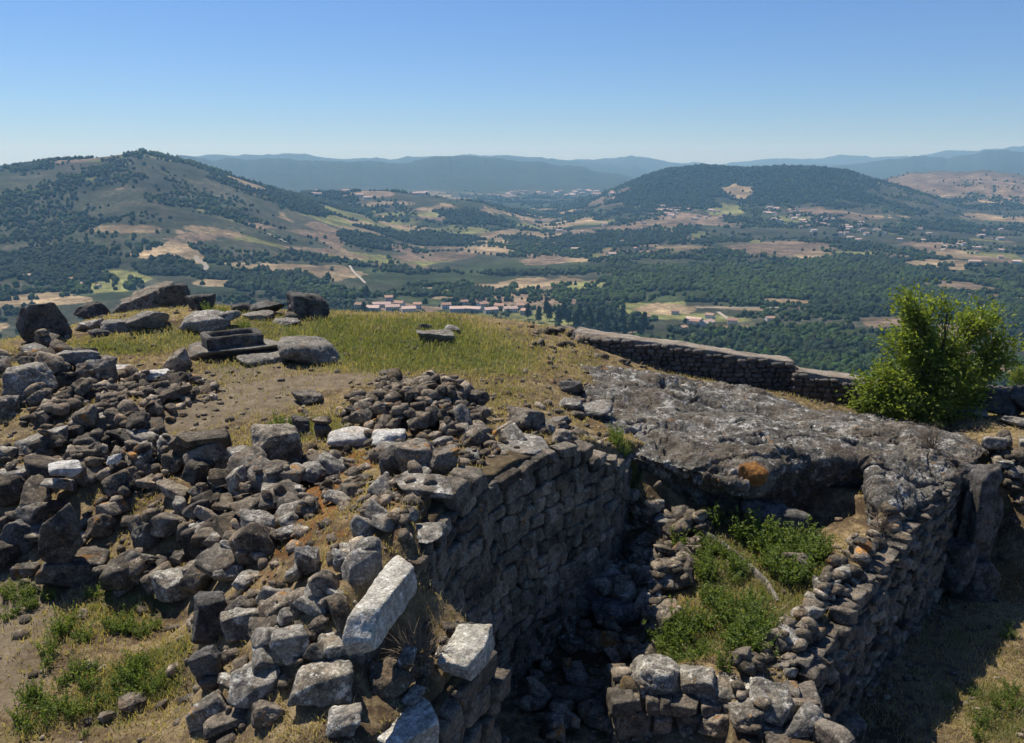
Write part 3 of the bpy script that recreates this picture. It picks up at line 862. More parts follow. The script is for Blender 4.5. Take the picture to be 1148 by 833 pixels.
# the big bedrock outcrop: lofted rows from its back, over the top, down the front
def outcrop():
    rows = [
     [(620,418,.55),(690,412,.25),(760,424,-.1),(840,442,-.35),(905,452,-.5),(960,460,-.55),(1040,474,-.55),(1090,488,-.45),(1112,500,-.4)],
     [(632,440,.80),(690,434,.66),(760,432,.42),(840,450,.22),(905,460,.10),(960,468,.0),(1040,486,-.1),(1085,497,-.15),(1106,504,-.2)],
     [(650,470,.72),(700,468,.62),(760,457,.50),(830,472,.38),(900,476,.34),(950,482,.2),(1030,505,.05),(1078,508,-.05),(1102,508,-.12)],
     [(690,492,.5),(722,490,.52),(775,490,.50),(830,499,.44),(890,493,.40),(955,496,.28),(1008,530,.02),(1060,525,-.08),(1098,512,-.12)],
     [(706,508,.36),(730,511,.42),(780,522,.40),(834,533,.36),(884,517,.36),(964,516,.22),(1002,566,-.12),(1052,550,-.18),(1094,516,-.15)]]
    R_ = [[at(*q) for q in r] for r in rows]
    lip = R_[-1]
    mid, foot, foot2 = [], [], []
    for i, p in enumerate(lip):
        az = math.atan2(p[0], p[1]); f_ = np.array([math.sin(az), math.cos(az), 0])
        un = [.05, .2, .5, .55, .25, .35, .15, .05, .0][i]
        hgt = [.5, .8, 1.1, 1.3, 1.6, 1.5, .6, .6, .7][i]
        bulge = [0, .05, .1, .12, .05, .0, .1, .05, .0][i]
        mid.append(p + np.array([0, 0, -.22]) - f_ * bulge)
        foot.append(p + f_ * un + np.array([0, 0, -hgt * .6]))
        foot2.append(p + f_ * (un * 1.2 - .1) + np.array([0, 0, -hgt - .9]))
    R_ += [mid, foot, foot2]
    A = np.array(R_)                       # rows x cols x 3
    nr, nc = 340, 620
    def resample(B, n, axis):
        m = B.shape[axis]
        # Catmull-Rom along an axis
        u = np.linspace(0, m - 1, n); i = np.minimum(u.astype(int), m - 2); f = (u - i)
        g = lambda k: np.take(B, np.clip(i + k, 0, m - 1), axis)
        sh = [1, 1, 1]; sh[axis] = n; f = f.reshape(sh)
        return .5 * (2 * g(0) + (g(1) - g(-1)) * f + (2 * g(-1) - 5 * g(0) + 4 * g(1) - g(2)) * f ** 2 + (3 * g(0) - g(-1) - 3 * g(1) + g(2)) * f ** 3)
    B = resample(resample(A, nc, 1), nr, 0)
    du = np.gradient(B, axis=1); dv = np.gradient(B, axis=0)
    N = np.cross(du, dv); N /= np.linalg.norm(N, axis=2)[:, :, None] + 1e-9
    if N[40, 200, 2] < 0: N = -N
    P = B.reshape(-1, 3); N = N.reshape(-1, 3)
    big = fbm(P * .42, 4, 3) * .48
    cr = np.abs(fbm(P * np.array([.35, .8, .6]) + 5, 5, 9))
    ridge = -np.exp(-(cr / .05) ** 2) * .20 - np.abs(fbm(P * np.array([.9, 1.3, 1.2]) + 25, 4, 19)) * .14
    strat = fbm(P * np.array([.8, 1.6, 5.0]) + 3, 3, 15) * .06
    fine = fbm(P * 4.5, 4, 13, .6) * .07
    edge = np.minimum(1, np.minimum.outer(np.arange(nr), np.arange(nr)[::-1]).diagonal() / 12)  # unused at the ends
    cr2 = np.abs(fbm(P * np.array([.9, .45, .8]) + 55, 5, 41))
    ridge -= np.exp(-(cr2 / .022) ** 2) * .09
    q = fbm(P * np.array([.8, 1.0, .8]) + 70, 5, 47, .55) * 9
    fl = np.floor(q); chip = (fl + sstep(.35, .65, q - fl)) / 9 * .17
    pit = -np.clip(fbm(P * 7 + 3, 3, 51) - .25, 0, 1) * .16
    D = big * .95 + ridge + .06 + fine * 1.2 + strat + chip + pit
    V = P + N * D[:, None]
    F = grid_faces(nr, nc)
    qx, qy, _q = proj(V)
    c_ = V[int(np.argmin((qx - 846) ** 2 + (qy - 528) ** 2))]
    rust = np.exp(-((np.linalg.norm(V - c_, axis=1)) / .42) ** 2)
    o = link('bedrock_outcrop', mesh_np('bedrock_outcrop', V, F, M['bedrock'], True, {'rust': rust}))
    tag(o, 'broad lichen covered bedrock outcrop with an overhanging dark front between pit and rampart', 'bedrock')
    # raise the height map under it
    k = B.reshape(nr, nc, 3)[:int(nr * .58)].reshape(-1, 3)
    Vt = V.reshape(nr, nc, 3)[:int(nr * .58)].reshape(-1, 3)
    ix = ((Vt[:, 0] - GX0) / CELL).astype(int); iy = ((Vt[:, 1] - GY0) / CELL).astype(int)
    ok = (ix > 0) & (iy > 0) & (ix < len(gx) - 1) & (iy < len(gy) - 1)
    for dx in (0, 1):
        for dy in (0, 1):
            np.maximum.at(H, (iy[ok] + dy, ix[ok] + dx), Vt[ok, 2])
outcrop()

# ------------------------------------------------------------------ particular stones
BS = boulder
BS(50,383,58,50,.75,101,'squat dark boulder standing alone at the far edge of the turf', chops=6, soft=22)
BS(104,357,38,19,.8,102,'dark slab lying on top of the stacked pale slabs', tilt=(.1,-.12), z=None)
BS(101,371,32,13,.8,103,'pale flat slab stacked under the dark slab by the alone boulder', mat='pale')
BS(112,378,28,10,.7,104,'low dark stone at the foot of the stacked slabs')
BS(170,348,82,26,.6,105,'long rock rising like a whale back to a dark blunt head', tilt=(0,-.22), mat='rubble', rough=.1)
BS(196,345,36,30,.8,106,'dark blunt rock at the high end of the whale back rock', soft=12)
BS(229,349,38,23,.8,107,'dark rounded boulder beside the whale back rock', soft=9)
BS(172,370,54,24,.8,108,'broad grey slab sloping below the whale back rock', mat='outcrop_pale', tilt=(.1,.1))
BS(138,372,46,14,.7,109,'low brownish slab beside the broad grey sloping slab', mat='outcrop_pale')
BS(232,374,58,24,.8,110,'rounded whitish outcrop with cracks behind the stone trough', mat='pale', soft=8, rough=.1)
BS(255,360,30,12,.8,111,'small pale rock on the rise behind the stone trough', mat='pale', soft=8)
BS(342,358,46,33,.8,112,'big cube shaped boulder on the skyline of the turf', boxy=1, chops=3, jit=.1, tilt=(.05,.08), yaw=.35)
BS(296,352,50,15,.9,113,'dark sloping slab leaning beside the cube shaped boulder', tilt=(0,-.22))
BS(270,350,22,11,.9,114,'small dark block among the slabs on the rise', boxy=.8)
BS(292,360,40,9,.8,115,'thin flat slab in front of the dark sloping slab', mat='outcrop_pale')
BS(322,366,34,8,.8,116,'low pale slab in grass below the cube shaped boulder', mat='pale')
BS(350,410,76,26,.9,117,'bare whitish bedrock hump sloping down beside the stone trough', 'bedrock', 'bedrock', mat='outcrop_pale', soft=8, rough=.13, tilt=(.0,.14))
BS(262,402,112,14,.9,118,'flat pale bedrock shelf carrying the stone trough', 'bedrock', 'bedrock', mat='outcrop_pale', soft=9, rough=.06)
BS(300,408,70,10,.9,119,'smooth bedrock step in front of the stone trough', 'bedrock', 'bedrock', mat='outcrop_pale', soft=9)
BS(200,417,32,25,.5,120,'grey stone tilted on its edge beside the pale path', mat='rubble', tilt=(.1,-.5))
BS(174,429,46,13,.8,121,'whitish flat stone at the back of the dark heap', mat='white')
BS(132,425,30,14,.8,122,'two toned pale stone between turf and dark heap', mat='white')
BS(116,412,38,11,.8,123,'tan stained flat rock at the edge of the turf', mat='outcrop_pale')
BS(490,386,48,16,.8,124,'grey rock lying alone in the middle of the turf', mat='outcrop_pale', soft=12, boxy=.6, chops=5, sink=.3)
BS(477,374,18,13,.8,125,'small dark stone behind the grey rock alone on the turf', z=1.42)
BS(506,375,24,10,.8,126,'small pale stone behind the grey rock alone on the turf', mat='pale', z=1.4)
BS(435,422,18,6,.9,127,'dark flat stone at the end of the path in the turf')
BS(348,455,42,13,.9,128,'flat grey slab lying on the earth beside the path', mat='rubble')
BS(340,489,24,24,.9,129,'dark upright block of the small group below the path', boxy=.8)
BS(363,492,20,18,.9,130,'dark squarish stone beside the upright block below the path', boxy=.8)
BS(324,480,16,10,.9,131,'smallest dark stone of the group below the path')
BS(362,478,26,10,.9,132,'flat grey slab tipped over the group of dark blocks below the path', mat='rubble', tilt=(.2,.1))
# collapsed wall
BS(88,660,80,36,.7,141,'long tapered slab lying at the front foot of the collapsed wall', mat='rubble', tilt=(.15,.12), boxy=.8, jit=.2)
BS(206,674,64,34,.7,142,'flat topped long block at the front foot of the collapsed wall', mat='block', boxy=1)
BS(260,656,40,22,.9,143,'grey block capping the rusty patch of the collapsed wall', mat='block', boxy=1)
BS(290,616,40,46,.9,144,'peaked grey block standing in the middle of the collapsed wall', mat='block', boxy=.7)
BS(318,570,46,26,.8,145,'squared pale topped block beside the orange moss', mat='block', boxy=1, jit=.07)
BS(240,584,56,20,.7,146,'long low slab on the collapsed wall below the split boulders', mat='block', boxy=.9)
BS(72,640,48,84,.8,147,'tall pyramid shaped dark boulder in the collapsed wall', mat='rubble', boxy=.4, jit=.3, tilt=(.1,.1))
BS(118,606,38,34,.8,148,'dark angular boulder behind the tall pyramid shaped one', mat='rubble')
BS(236,540,56,48,.8,149,'large split grey boulder near the green ferns', mat='rubble', boxy=.8, tilt=(0,-.2))
BS(272,565,36,50,.8,150,'leaning grey block beside the large split boulder', mat='block', boxy=.9, tilt=(0,-.35))
BS(190,520,34,34,.8,151,'pale topped block at the back edge of the collapsed wall', mat='pale', boxy=.9, tilt=(0,.25))
BS(74,534,34,14,.8,152,'bright white flat slab on the collapsed wall', mat='white', boxy=.9, tilt=(.1,.1), z=1.35)
BS(129,522,18,14,.8,153,'small bright white stone on the collapsed wall', mat='white', z=1.4)
BS(18,550,54,26,.8,154,'pale worn boulder on the collapsed wall beside the dark gap', mat='pale')
BS(168,622,42,44,.8,155,'dark upright boulder facing the weedy earth', mat='boulder', boxy=.6)
BS(312,530,56,56,.8,156,'largest grey boulder of the collapsed wall beside the ferns', mat='rubble', boxy=.6)
BS(230,506,60,22,.7,157,'wide flat slab at the back of the collapsed wall', mat='rubble', boxy=.9)
BS(112,482,42,22,.8,158,'rounded pale boulder between the two dark heaps', mat='pale')
BS(50,508,66,22,.7,159,'long pale sloping slab at the back of the collapsed wall', mat='pale', tilt=(0,-.15))
BS(140,560,40,34,.8,160,'grey wedge boulder in the dark of the collapsed wall', mat='rubble', tilt=(.1,-.2))
BS(30,620,50,40,.8,161,'dark blunt boulder above the weedy earth', mat='boulder')
BS(110,436,44,44,.9,162,'biggest dark boulder of the left boulder heap', mat='rubble', boxy=.6)
BS(35,452,60,46,.9,163,'large grey faced boulder in the left boulder heap', mat='block', boxy=.6)
BS(8,470,40,30,.9,164,'pale lichen boulder low in the left boulder heap', mat='pale')
BS(85,412,52,20,.9,165,'pale rounded boulder on top of the left boulder heap', mat='pale')
# terrace top
BS(395,503,54,22,.9,171,'whitish rounded boulder behind the orange moss', mat='white', soft=9)
BS(436,503,40,20,.9,172,'cream coloured boulder on the wall top beside the whitish one', mat='white', soft=9)
BS(466,530,54,40,.9,173,'dark broad boulder under the cream coloured boulder', mat='rubble')
BS(437,536,34,34,.9,174,'dark round boulder in front of the dark broad one', mat='boulder', soft=10)
BS(497,532,38,34,.9,175,'dark fluted boulder on the middle of the wall top', mat='rubble')
BS(352,544,38,28,.9,176,'pale topped boulder at the upper end of the orange moss', mat='pale')
BS(414,648,42,46,.9,177,'grey rounded boulder near the long pale dressed block', mat='block', soft=11)
BS(345,650,30,44,.9,178,'dark pointed block with white cap below the moss', mat='block', boxy=.6)
BS(385,648,30,34,.9,179,'white capped stone between the pointed block and the rounded boulder', mat='block')
BS(470,612,66,18,.8,180,'flat lichen slab at the shaded wall edge', mat='block', boxy=1, tilt=(.05,-.05))
BS(478,560,70,16,.9,181,'thin mossy slab half sunk in the wall top', mat='block', boxy=.7)
BS(580,520,78,18,.9,182,'broad pale slab forming the corner of the wall top', mat='pale', boxy=.8)
BS(628,505,30,26,.9,183,'round grey stone perched on the wall corner', mat='rubble', soft=10)
BS(590,484,46,26,.9,184,'large grey boulder behind the broad pale corner slab', mat='rubble')
BS(640,462,34,14,.9,185,'low whitish rock in the earth behind the wall corner', mat='pale', soft=10)
BS(665,470,50,14,.9,186,'flat whitish ledge rock between wall and bedrock', mat='pale', soft=9)
BS(640,442,28,16,.9,187,'dark topped rock on the bare slope above the wall', mat='boulder')
# terrace foot
BS(383,752,64,38,.8,191,'dark block with pale flat top below the long dressed block', mat='block', boxy=.9)
BS(362,795,76,46,.8,192,'broad block with two white lichen tops near the weeds', mat='block', boxy=.7)
BS(436,784,58,36,.7,193,'tilted slab with a bright upper edge below the long dressed block', mat='rubble', boxy=.9, tilt=(.1,-.28))
BS(326,752,44,52,.8,194,'upright grey block leaning at the terrace foot', mat='block', boxy=.9)
BS(290,790,66,40,.8,195,'low white crusted boulder at the terrace foot', mat='pale')
BS(474,764,32,30,.8,196,'small pale topped stone behind the lower wall blocks', mat='block')
BS(385,832,46,36,.8,197,'rough white speckled stone in dry grass at the terrace foot', mat='pale')
BS(240,722,46,60,.8,198,'dark upright stone stepping down to the weedy earth', mat='boulder', boxy=.8)
BS(236,772,40,52,.8,199,'dark block under the upright stone beside the weeds', mat='boulder', boxy=.8)
BS(272,720,46,36,.8,200,'white capped block behind the dark upright stone', mat='block', boxy=.8)
BS(150,800,30,22,.8,201,'small grey stone lying in the weeds', mat='rubble')
BS(120,812,22,14,.8,202,'smaller rounded stone in the weeds', mat='rubble')
BS(300,820,40,30,.8,203,'grey stone by the dry grass at the very front', mat='rubble')
# front of the hollow
BS(732,790,62,48,.9,211,'big rounded pale boulder at the corner of the retaining wall', mat='block', soft=12, z=-1.55)
BS(780,795,52,44,.9,212,'grey boulder second from the corner of the retaining wall', mat='block', z=-1.55)
BS(815,800,62,40,.9,213,'broad light topped boulder in the middle of the retaining wall', mat='block', z=-1.55)
BS(845,790,50,30,.9,214,'tilted long stone on the retaining wall', mat='block', tilt=(0,-.3))
BS(862,815,56,40,.9,215,'rounded boulder with pale top near the curve of the dry stone wall', mat='block')
BS(905,830,52,36,.9,216,'rounded boulder on the near end of the dry stone wall', mat='block', soft=10)
BS(835,826,44,32,.9,217,'grey stone in front of the rounded boulders of the retaining wall', mat='rubble')
BS(800,832,46,32,.9,218,'dark lichened stone lowest of the retaining wall front', mat='rubble')
BS(945,840,50,34,.9,219,'broken stone at the very front end of the dry stone wall', mat='rubble')
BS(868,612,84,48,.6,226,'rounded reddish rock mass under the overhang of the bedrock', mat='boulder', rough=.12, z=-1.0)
BS(890,646,36,28,.9,220,'grey boulder half hidden by the tall weeds', mat='rubble', soft=10)
BS(745,600,28,24,.9,221,'pale rounded stone in the fallen rubble beside the weeds', mat='pale')
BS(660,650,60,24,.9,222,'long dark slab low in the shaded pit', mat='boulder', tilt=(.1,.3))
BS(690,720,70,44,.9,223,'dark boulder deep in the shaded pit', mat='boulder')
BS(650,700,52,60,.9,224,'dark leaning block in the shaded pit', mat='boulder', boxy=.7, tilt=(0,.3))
BS(1076,662,46,34,.9,225,'rounded grey boulder in the shade under the pillar', mat='rubble', soft=10)
# beyond the tree
BS(1118,466,66,34,.9,231,'dark bank boulder beyond the leafy tree', mat='boulder')
BS(1160,470,60,40,.9,232,'dark bank boulder beside the bright shrub', mat='boulder')
BS(1092,468,36,10,.9,233,'pale flat slab in front of the dark bank boulders', mat='pale')
BS(1140,480,40,10,.9,234,'long pale slab on the dry grass below the bank boulders', mat='outcrop_pale')

def dressed(name, label, A, B, w, h, seed, mat='dressed', roll=0.0):
    """a squared block lying between two points of its upper outer edge, its body behind that edge and below"""
    A, B = np.array(A, float), np.array(B, float)
    d = B - A; L = np.linalg.norm(d); u = d / L
    s = np.array([-u[1], u[0], 0.]); s /= np.linalg.norm(s)
    t = np.cross(u, s)
    V, F = rock(seed, (L / 2, w / 2, h / 2), 5, 5, 30, .07, .8, .09, 2.4)
    c = (A + B) / 2 + s * w / 2 - t * h / 2
    Rm = np.stack([u, s, t], 1)
    o = link(name, mesh_np(name, V @ Rm.T, F, M[mat]), loc=tuple(c))
    tag(o, label, 'stone block')
    for k in np.linspace(-.8, .8, 6):
        p = c + u * k * L / 2
        occupy(p[0], p[1], w * .55, w * .55, h / 2, 0, p[2])
dressed('stone_block', 'long pale dressed block lying along the broken end of the tall shaded wall', at(408,706,2.0), at(479,616,2.04), .34, .44, 301)
dressed('stone_block', 'pale dressed block capping the lower wall stub above the pit', at(527,747,1.08), at(560,694,1.08), .46, .36, 302)
dressed('stone_block', 'rough white topped block lowest at the front of the lower wall stub', at(440,842,.74), at(506,796,.80), .8, .5, 303)

# the stone trough: a hollowed block
def trough():
    p = hit(262, 392)
    dep = proj(p)[2]
    az = math.atan2(p[0], p[1])
    L, W, Hh, th = 62 * dep / FPX, 1.0, 17 * dep / FPX, .16
    bm = bmesh.new()
    def q(x, y, z): return bm.verts.new((x, y, z))
    o = [q(sx * L / 2, sy * W / 2, 0) for sx, sy in ((-1,-1),(1,-1),(1,1),(-1,1))]
    ot = [q(sx * L / 2, sy * W / 2, Hh) for sx, sy in ((-1,-1),(1,-1),(1,1),(-1,1))]
    it = [q(sx * (L / 2 - th), sy * (W / 2 - th), Hh) for sx, sy in ((-1,-1),(1,-1),(1,1),(-1,1))]
    ib = [q(sx * (L / 2 - th * 1.1), sy * (W / 2 - th * 1.1), Hh * .35) for sx, sy in ((-1,-1),(1,-1),(1,1),(-1,1))]
    bm.faces.new(o[::-1]); bm.faces.new(ib)
    for i in range(4):
        j = (i + 1) % 4
        bm.faces.new((o[i], o[j], ot[j], ot[i])); bm.faces.new((ot[i], ot[j], it[j], it[i])); bm.faces.new((it[i], it[j], ib[j], ib[i]))
    bmesh.ops.bevel(bm, geom=bm.edges[:], offset=.03, segments=2, affect='EDGES')
    bmesh.ops.subdivide_edges(bm, edges=[e_ for e_ in bm.edges if e_.calc_length() > .15], cuts=5, use_grid_fill=True)
    me = bpy.data.meshes.new('stone_trough'); bm.to_mesh(me); bm.free()
    V = np.array([v.co[:] for v in me.vertices])
    d = np.stack([fbm(V * 4 + k, 4, k * 3) for k in (1, 2, 3)], 1) * .035
    for v, w in zip(me.vertices, V + d): v.co = w
    me.materials.append(M['boulder'])
    me.polygons.foreach_set('use_smooth', np.ones(len(me.polygons), bool))
    ob = link('stone_trough', me, loc=(p[0] + math.sin(az) * .5, p[1] + math.cos(az) * .5, p[2] - .03), rot=(0, 0, -az + .18))
    tag(ob, 'hollowed rectangular stone trough standing on the flat pale bedrock shelf', 'trough')
    occupy(p[0], p[1] + .5, L / 2, .6, Hh / 2, -az, p[2] + Hh / 2)
trough()

# ------------------------------------------------------------------ rubble heaps: stones dropped one by one
ZONES = [  # label, group, outline in the photograph, number, sizes, materials, flat pieces
 ('dark angular stone in the boulder heap at the left end of the turf', 'stones of the left boulder heap', [(0,400),(50,388),(105,402),(125,440),(60,470),(0,470)], 40, (.22,.5), ('dark','rubble','rubble','pale')),
 ('small dark stone in the heap between turf and pale path', 'stones of the dark heap beside the path', [(70,430),(150,424),(215,424),(252,442),(200,462),(130,490),(30,484),(20,455)], 200, (.12,.30), ('dark',)),
 ('grey angular stone tumbled in the collapsed wall above the weedy earth', 'stones of the collapsed wall', [(0,505),(60,485),(140,474),(200,494),(320,510),(345,560),(300,640),(220,668),(100,655),(0,640)], 300, (.11,.44), ('rubble','dark','dark','block')),
 ('small dark stone in the mounded heap on the turf behind the wall top', 'stones of the mounded dark heap', [(385,478),(400,448),(440,432),(480,428),(520,440),(548,470),(500,492),(420,502)], 240, (.11,.29), ('dark',)),
 ('grey stone strewn over the broad top of the ruined wall', 'stones on the broad wall top', [(335,520),(420,490),(560,472),(690,492),(640,500),(560,524),(512,548),(478,600),(400,690),(330,700),(240,670),(300,600)], 170, (.10,.34), ('rubble','block','block','pale')),
 ('broken stone on the slope at the foot of the terrace', 'stones at the terrace foot', [(235,690),(400,695),(480,735),(480,833),(225,833)], 55, (.1,.3), ('rubble','block','pale')),
 ('rubble stone fallen down the shaded side of the pit', 'stones fallen into the pit', [(645,545),(700,522),(760,560),(800,600),(770,640),(750,700),(720,745),(640,720),(610,700)], 210, (.13,.36), ('rubble','rubble','block')),
 ('loose stone lying along the top of the curving dry stone wall', 'loose stones on the dry stone wall', [(705,762),(830,746),(890,700),(955,620),(1028,580),(985,640),(951,692),(908,751),(930,806),(963,833),(840,838),(790,800)], 170, (.14,.34), ('rubble','block','rubble')),
 ('stone in the broken line along the turf edge above the rampart', 'stones along the turf edge', [(575,362),(620,370),(700,390),(750,408),(735,420),(690,408),(600,388)], 75, (.14,.34), ('rubble','pale','block')),
 ('stone in the small heap beside the pillar', 'stones of the heap beside the pillar', [(1104,505),(1148,505),(1180,520),(1180,580),(1148,578),(1118,560)], 60, (.18,.42), ('rubble','block','pale')),
 ('stone scattered on the bare slope between turf and bedrock', 'stones on the bare slope', [(600,400),(660,410),(720,440),(700,480),(560,475),(540,450)], 30, (.08,.22), ('rubble','pale')),
 ('stone lying in the deep shade at the bottom of the pit', 'stones at the pit bottom', [(600,720),(690,690),(700,833),(575,833)], 50, (.15,.4), ('boulder','rubble')),
 ('broken stone in the gap between the two pale dressed blocks', 'stones between the dressed blocks', [(440,735),(500,690),(545,685),(520,740),(455,775)], 34, (.09,.26), ('rubble','dark','block')),
 ('stone among the rocks on the rise behind the trough', 'stones on the rise', [(90,350),(250,345),(360,352),(330,372),(120,380)], 30, (.1,.3), ('rubble','pale')),
]
LIMIT = [.55, .34, .5, .36, .24, .22, .5, .42, .3, .5, .2, .35, .4, .25]
SINK = [.5, .5, .5, .5, .75, .8, .5, .5, .7, .5, .8, .5, .5, .7]
rng = np.random.default_rng(21)
FEAT = (H - H0) > .06
drop = []
for zi, (lab, grp, poly, cnt, (s0, s1), mats) in enumerate(ZONES):
    W = np.array([hit(px, py, H0) for px, py in poly])
    lo, hi = W[:, :2].min(0), W[:, :2].max(0)
    n, tries = 0, 0
    zs = []
    while n < cnt and tries < cnt * 60:
        tries += 1
        x, y = rng.uniform(lo, hi)
        if not in_poly(np.array([x]), np.array([y]), W)[0]: continue
        s = s0 + (s1 - s0) * rng.random() ** 2.2
        zs.append((s, x, y, zi, mats[rng.integers(len(mats))]))
        n += 1
    zs.sort(key=lambda q: -q[0] + rng.normal(0, (s1 - s0) * .22))
    drop += zs
placed = []
for s, x, y, zi, mat in drop:
    k = int(rng.integers(len(PROTO)))
    d = PDIM[k] * s
    yaw = rng.uniform(0, 2 * math.pi)
    lim = LIMIT[zi]
    if FEAT[min(int((y - GY0) / CELL), len(gy) - 1), min(int((x - GX0) / CELL), len(gx) - 1)] and rng.random() < .85: continue
    zc = settle(x, y, d[0], d[1], d[2], yaw, SINK[zi])
    if zc is None or zc + d[2] * .3 - float(Hs(x, y, H0)) > lim: continue
    occupy(x, y, d[0] * .95, d[1] * .95, d[2], yaw, zc)
    if mat == 'boulder': mat = 'rubble'
    e = Euler((rng.normal(0, .28), rng.normal(0, .28), yaw))
    placed.append((proj((x, y, zc)), s, x, y, zc, k, e, zi, mat))
def shown(q):
    (px, py, dep), s = q[0], q[1]
    return s / dep if -30 < px < 1180 and -20 < py < 860 else s / dep * .05
placed.sort(key=shown, reverse=True)
for q in placed[:300]:
    _, s, x, y, zc, k, e, zi, mat = q
    o = link('rubble_stone', PROTO[k][mat], loc=(x, y, zc), rot=e, scale=(s, s, s))
    tag(o, ZONES[zi][0], 'stone', ZONES[zi][1])
acc = Acc()
LF = ico(2)[1]
def small_stone(s, x, y, zc, k, e):
    acc.add((PLOW[k] * s) @ np.array(e.to_matrix()).T + np.array([x, y, zc]), LF, float(rng.normal(.1, .25) + (.8 if rng.random() < .12 else 0)))
for q in placed[300:]:
    small_stone(q[1], q[2], q[3], q[4], q[5], q[6])
# chips and fist sized stones in and round the heaps
for zi, (lab, grp, poly, cnt, (s0, s1), mats) in enumerate(ZONES):
    W = np.array([hit(px, py, H0) for px, py in poly]); lo, hi = W[:, :2].min(0) - .4, W[:, :2].max(0) + .4
    for _ in range(int(cnt * (6 if zi in (4, 5) else 3))):
        x, y = rng.uniform(lo, hi)
        if not in_poly(np.array([x]), np.array([y]), W)[0] and rng.random() < .75: continue
        s = .025 + (.12 if zi in (2, 4, 5) else .09) * rng.random() ** 2
        if FEAT[min(int((y - GY0) / CELL), len(gy) - 1), min(int((x - GX0) / CELL), len(gx) - 1)] or float(Hs(x, y) - Hs(x, y, H0)) > .1 and rng.random() < .7: continue
        small_stone(s, x, y, float(Hs(x, y)) + s * .15, int(rng.integers(len(PROTO))), Euler((rng.normal(0, .3), rng.normal(0, .3), rng.uniform(0, 6.28))))
for _ in range(1300):
    x, y = rng.uniform(-14, 13), rng.uniform(7.5, 29)
    s = rng.uniform(.02, .07) * (1 + y / 40)
    if float(Hs(x, y) - Hs(x, y, H0)) > .1: continue
    small_stone(s, x, y, float(Hs(x, y)) + s * .15, int(rng.integers(len(PROTO))), Euler((0, 0, rng.uniform(0, 6.28))))
tag(link('small_rubble', acc.mesh('small_rubble', M['rubble'])), 'countless small stones and chips filling the heaps', kind='stuff')

# curved ledge of a half buried slab in the hollow
def ledge():
    pts = [(783,592,-.72),(800,602,-.74),(822,617,-.78),(846,637,-.83),(862,654,-.87),(872,674,-.92)]
    P = np.array([at(*q) for q in pts])
    u = np.linspace(0, len(P) - 1, 60)
    X = np.stack([np.interp(u, np.arange(len(P)), P[:, k]) for k in range(3)], 1)
    for _ in range(8): X[1:-1] = (X[:-2] + X[1:-1] + X[2:]) / 3
    d = np.gradient(X, axis=0); d /= np.linalg.norm(d, axis=1)[:, None]
    s = np.stack([-d[:, 1], d[:, 0], 0 * d[:, 0]], 1)
    g = fbm2(u * 3, u * 0, 1.5, 3, 4)[:, None] * .03
    prof = [(.04, -.5), (.035, -.03), (.015, .02), (-.03, .02), (-.06, -.03), (-.09, -.5)]
    V = np.stack([X - s * a + np.array([0, 0, b]) + s * g for a, b in prof], 1)
    V = V.reshape(-1, 3) + np.stack([fbm(V.reshape(-1, 3) * 5 + k, 3, k) for k in range(3)], 1) * .025
    o = link('stone_ledge', mesh_np('stone_ledge', V, [grid_faces(60, len(prof)), np.arange(6)[None], (np.arange(6) + 59 * 6)[None, ::-1]], M['outcrop_pale'], True))
    tag(o, 'thin pale curved edge of a half buried slab among the weeds', 'rock ledge')
ledge()

# ------------------------------------------------------------------ grass, weeds, bushes
def blades(x, y, z, h, w, lean, tone, g):
    n = len(x)
    a = g.uniform(0, 2 * np.pi, n)
    dx, dy = np.cos(a), np.sin(a)
    b = g.uniform(0, 2 * np.pi, n)
    lx, ly = np.cos(b) * lean * h, np.sin(b) * lean * h
    V = np.empty((n, 5, 3))
    for i, (t, ww) in enumerate(((0, 1), (0, -1), (.55, .75), (.55, -.75), (1, 0))):
        V[:, i, 0] = x + dx * w * ww / 2 + lx * t * t
        V[:, i, 1] = y + dy * w * ww / 2 + ly * t * t
        V[:, i, 2] = z + h * t * (1 - .25 * lean * t)
    base = (np.arange(n) * 5)[:, None]
    return V.reshape(-1, 3), base + np.array([[0, 1, 3, 2]]), base + np.array([[2, 3, 4]]), np.repeat(tone, 5)
g = np.random.default_rng(5)
n = 520000
yy = np.exp(g.uniform(math.log(6.5), math.log(31), n)); xx = g.uniform(-.78, .78, n) * yy
mg = mask_of(xx, yy, GREEN, .6); mp = mask_of(xx, yy, PATH, .5); mo = mask_of(xx, yy, OCHRE, .5)
pat = fbm2(xx, yy, .9, 4, 77) * .5 + fbm2(xx, yy, 3.5, 3, 78) * .5
free = (Hs(xx, yy) - Hs(xx, yy, H0)) < .05
inP = in_poly(xx, yy, polyP)
dens = np.clip(.10 + mg * .8 + pat * .9 + .10, .02, 1) * (1 - .92 * mp) * (1 - .5 * mo)
dens = np.where(in_poly(xx, yy, [(-12, 6), (-3.5, 6), (-3.9, 11.5), (-14, 12.5)]) & (mg < .5), dens * .4, dens)
dens = np.where(inP & (mg < .15), dens * .12, dens)
keep = free & (g.random(n) < dens)
xx, yy, mg, pat = xx[keep], yy[keep], mg[keep], pat[keep]
zz = Hs(xx, yy, H0) - .01
hh = g.uniform(.035, .11, len(xx)) * (1 + .7 * mg) * (.85 + yy / 45)
tone = np.clip(.82 - .45 * sstep(.25, 1.1, mg + pat * 1.3) + g.normal(0, .13, len(xx)), 0, 1)
V, F4, F3, T = blades(xx, yy, zz, hh, .008 + yy * .0006, g.uniform(.1, .9, len(xx)), tone, g)
tag(link('grass', mesh_np('grass', V, [F4, F3], M['grass'], False, {'tone': T})), 'short dry and green grass on the hilltop', kind='stuff')

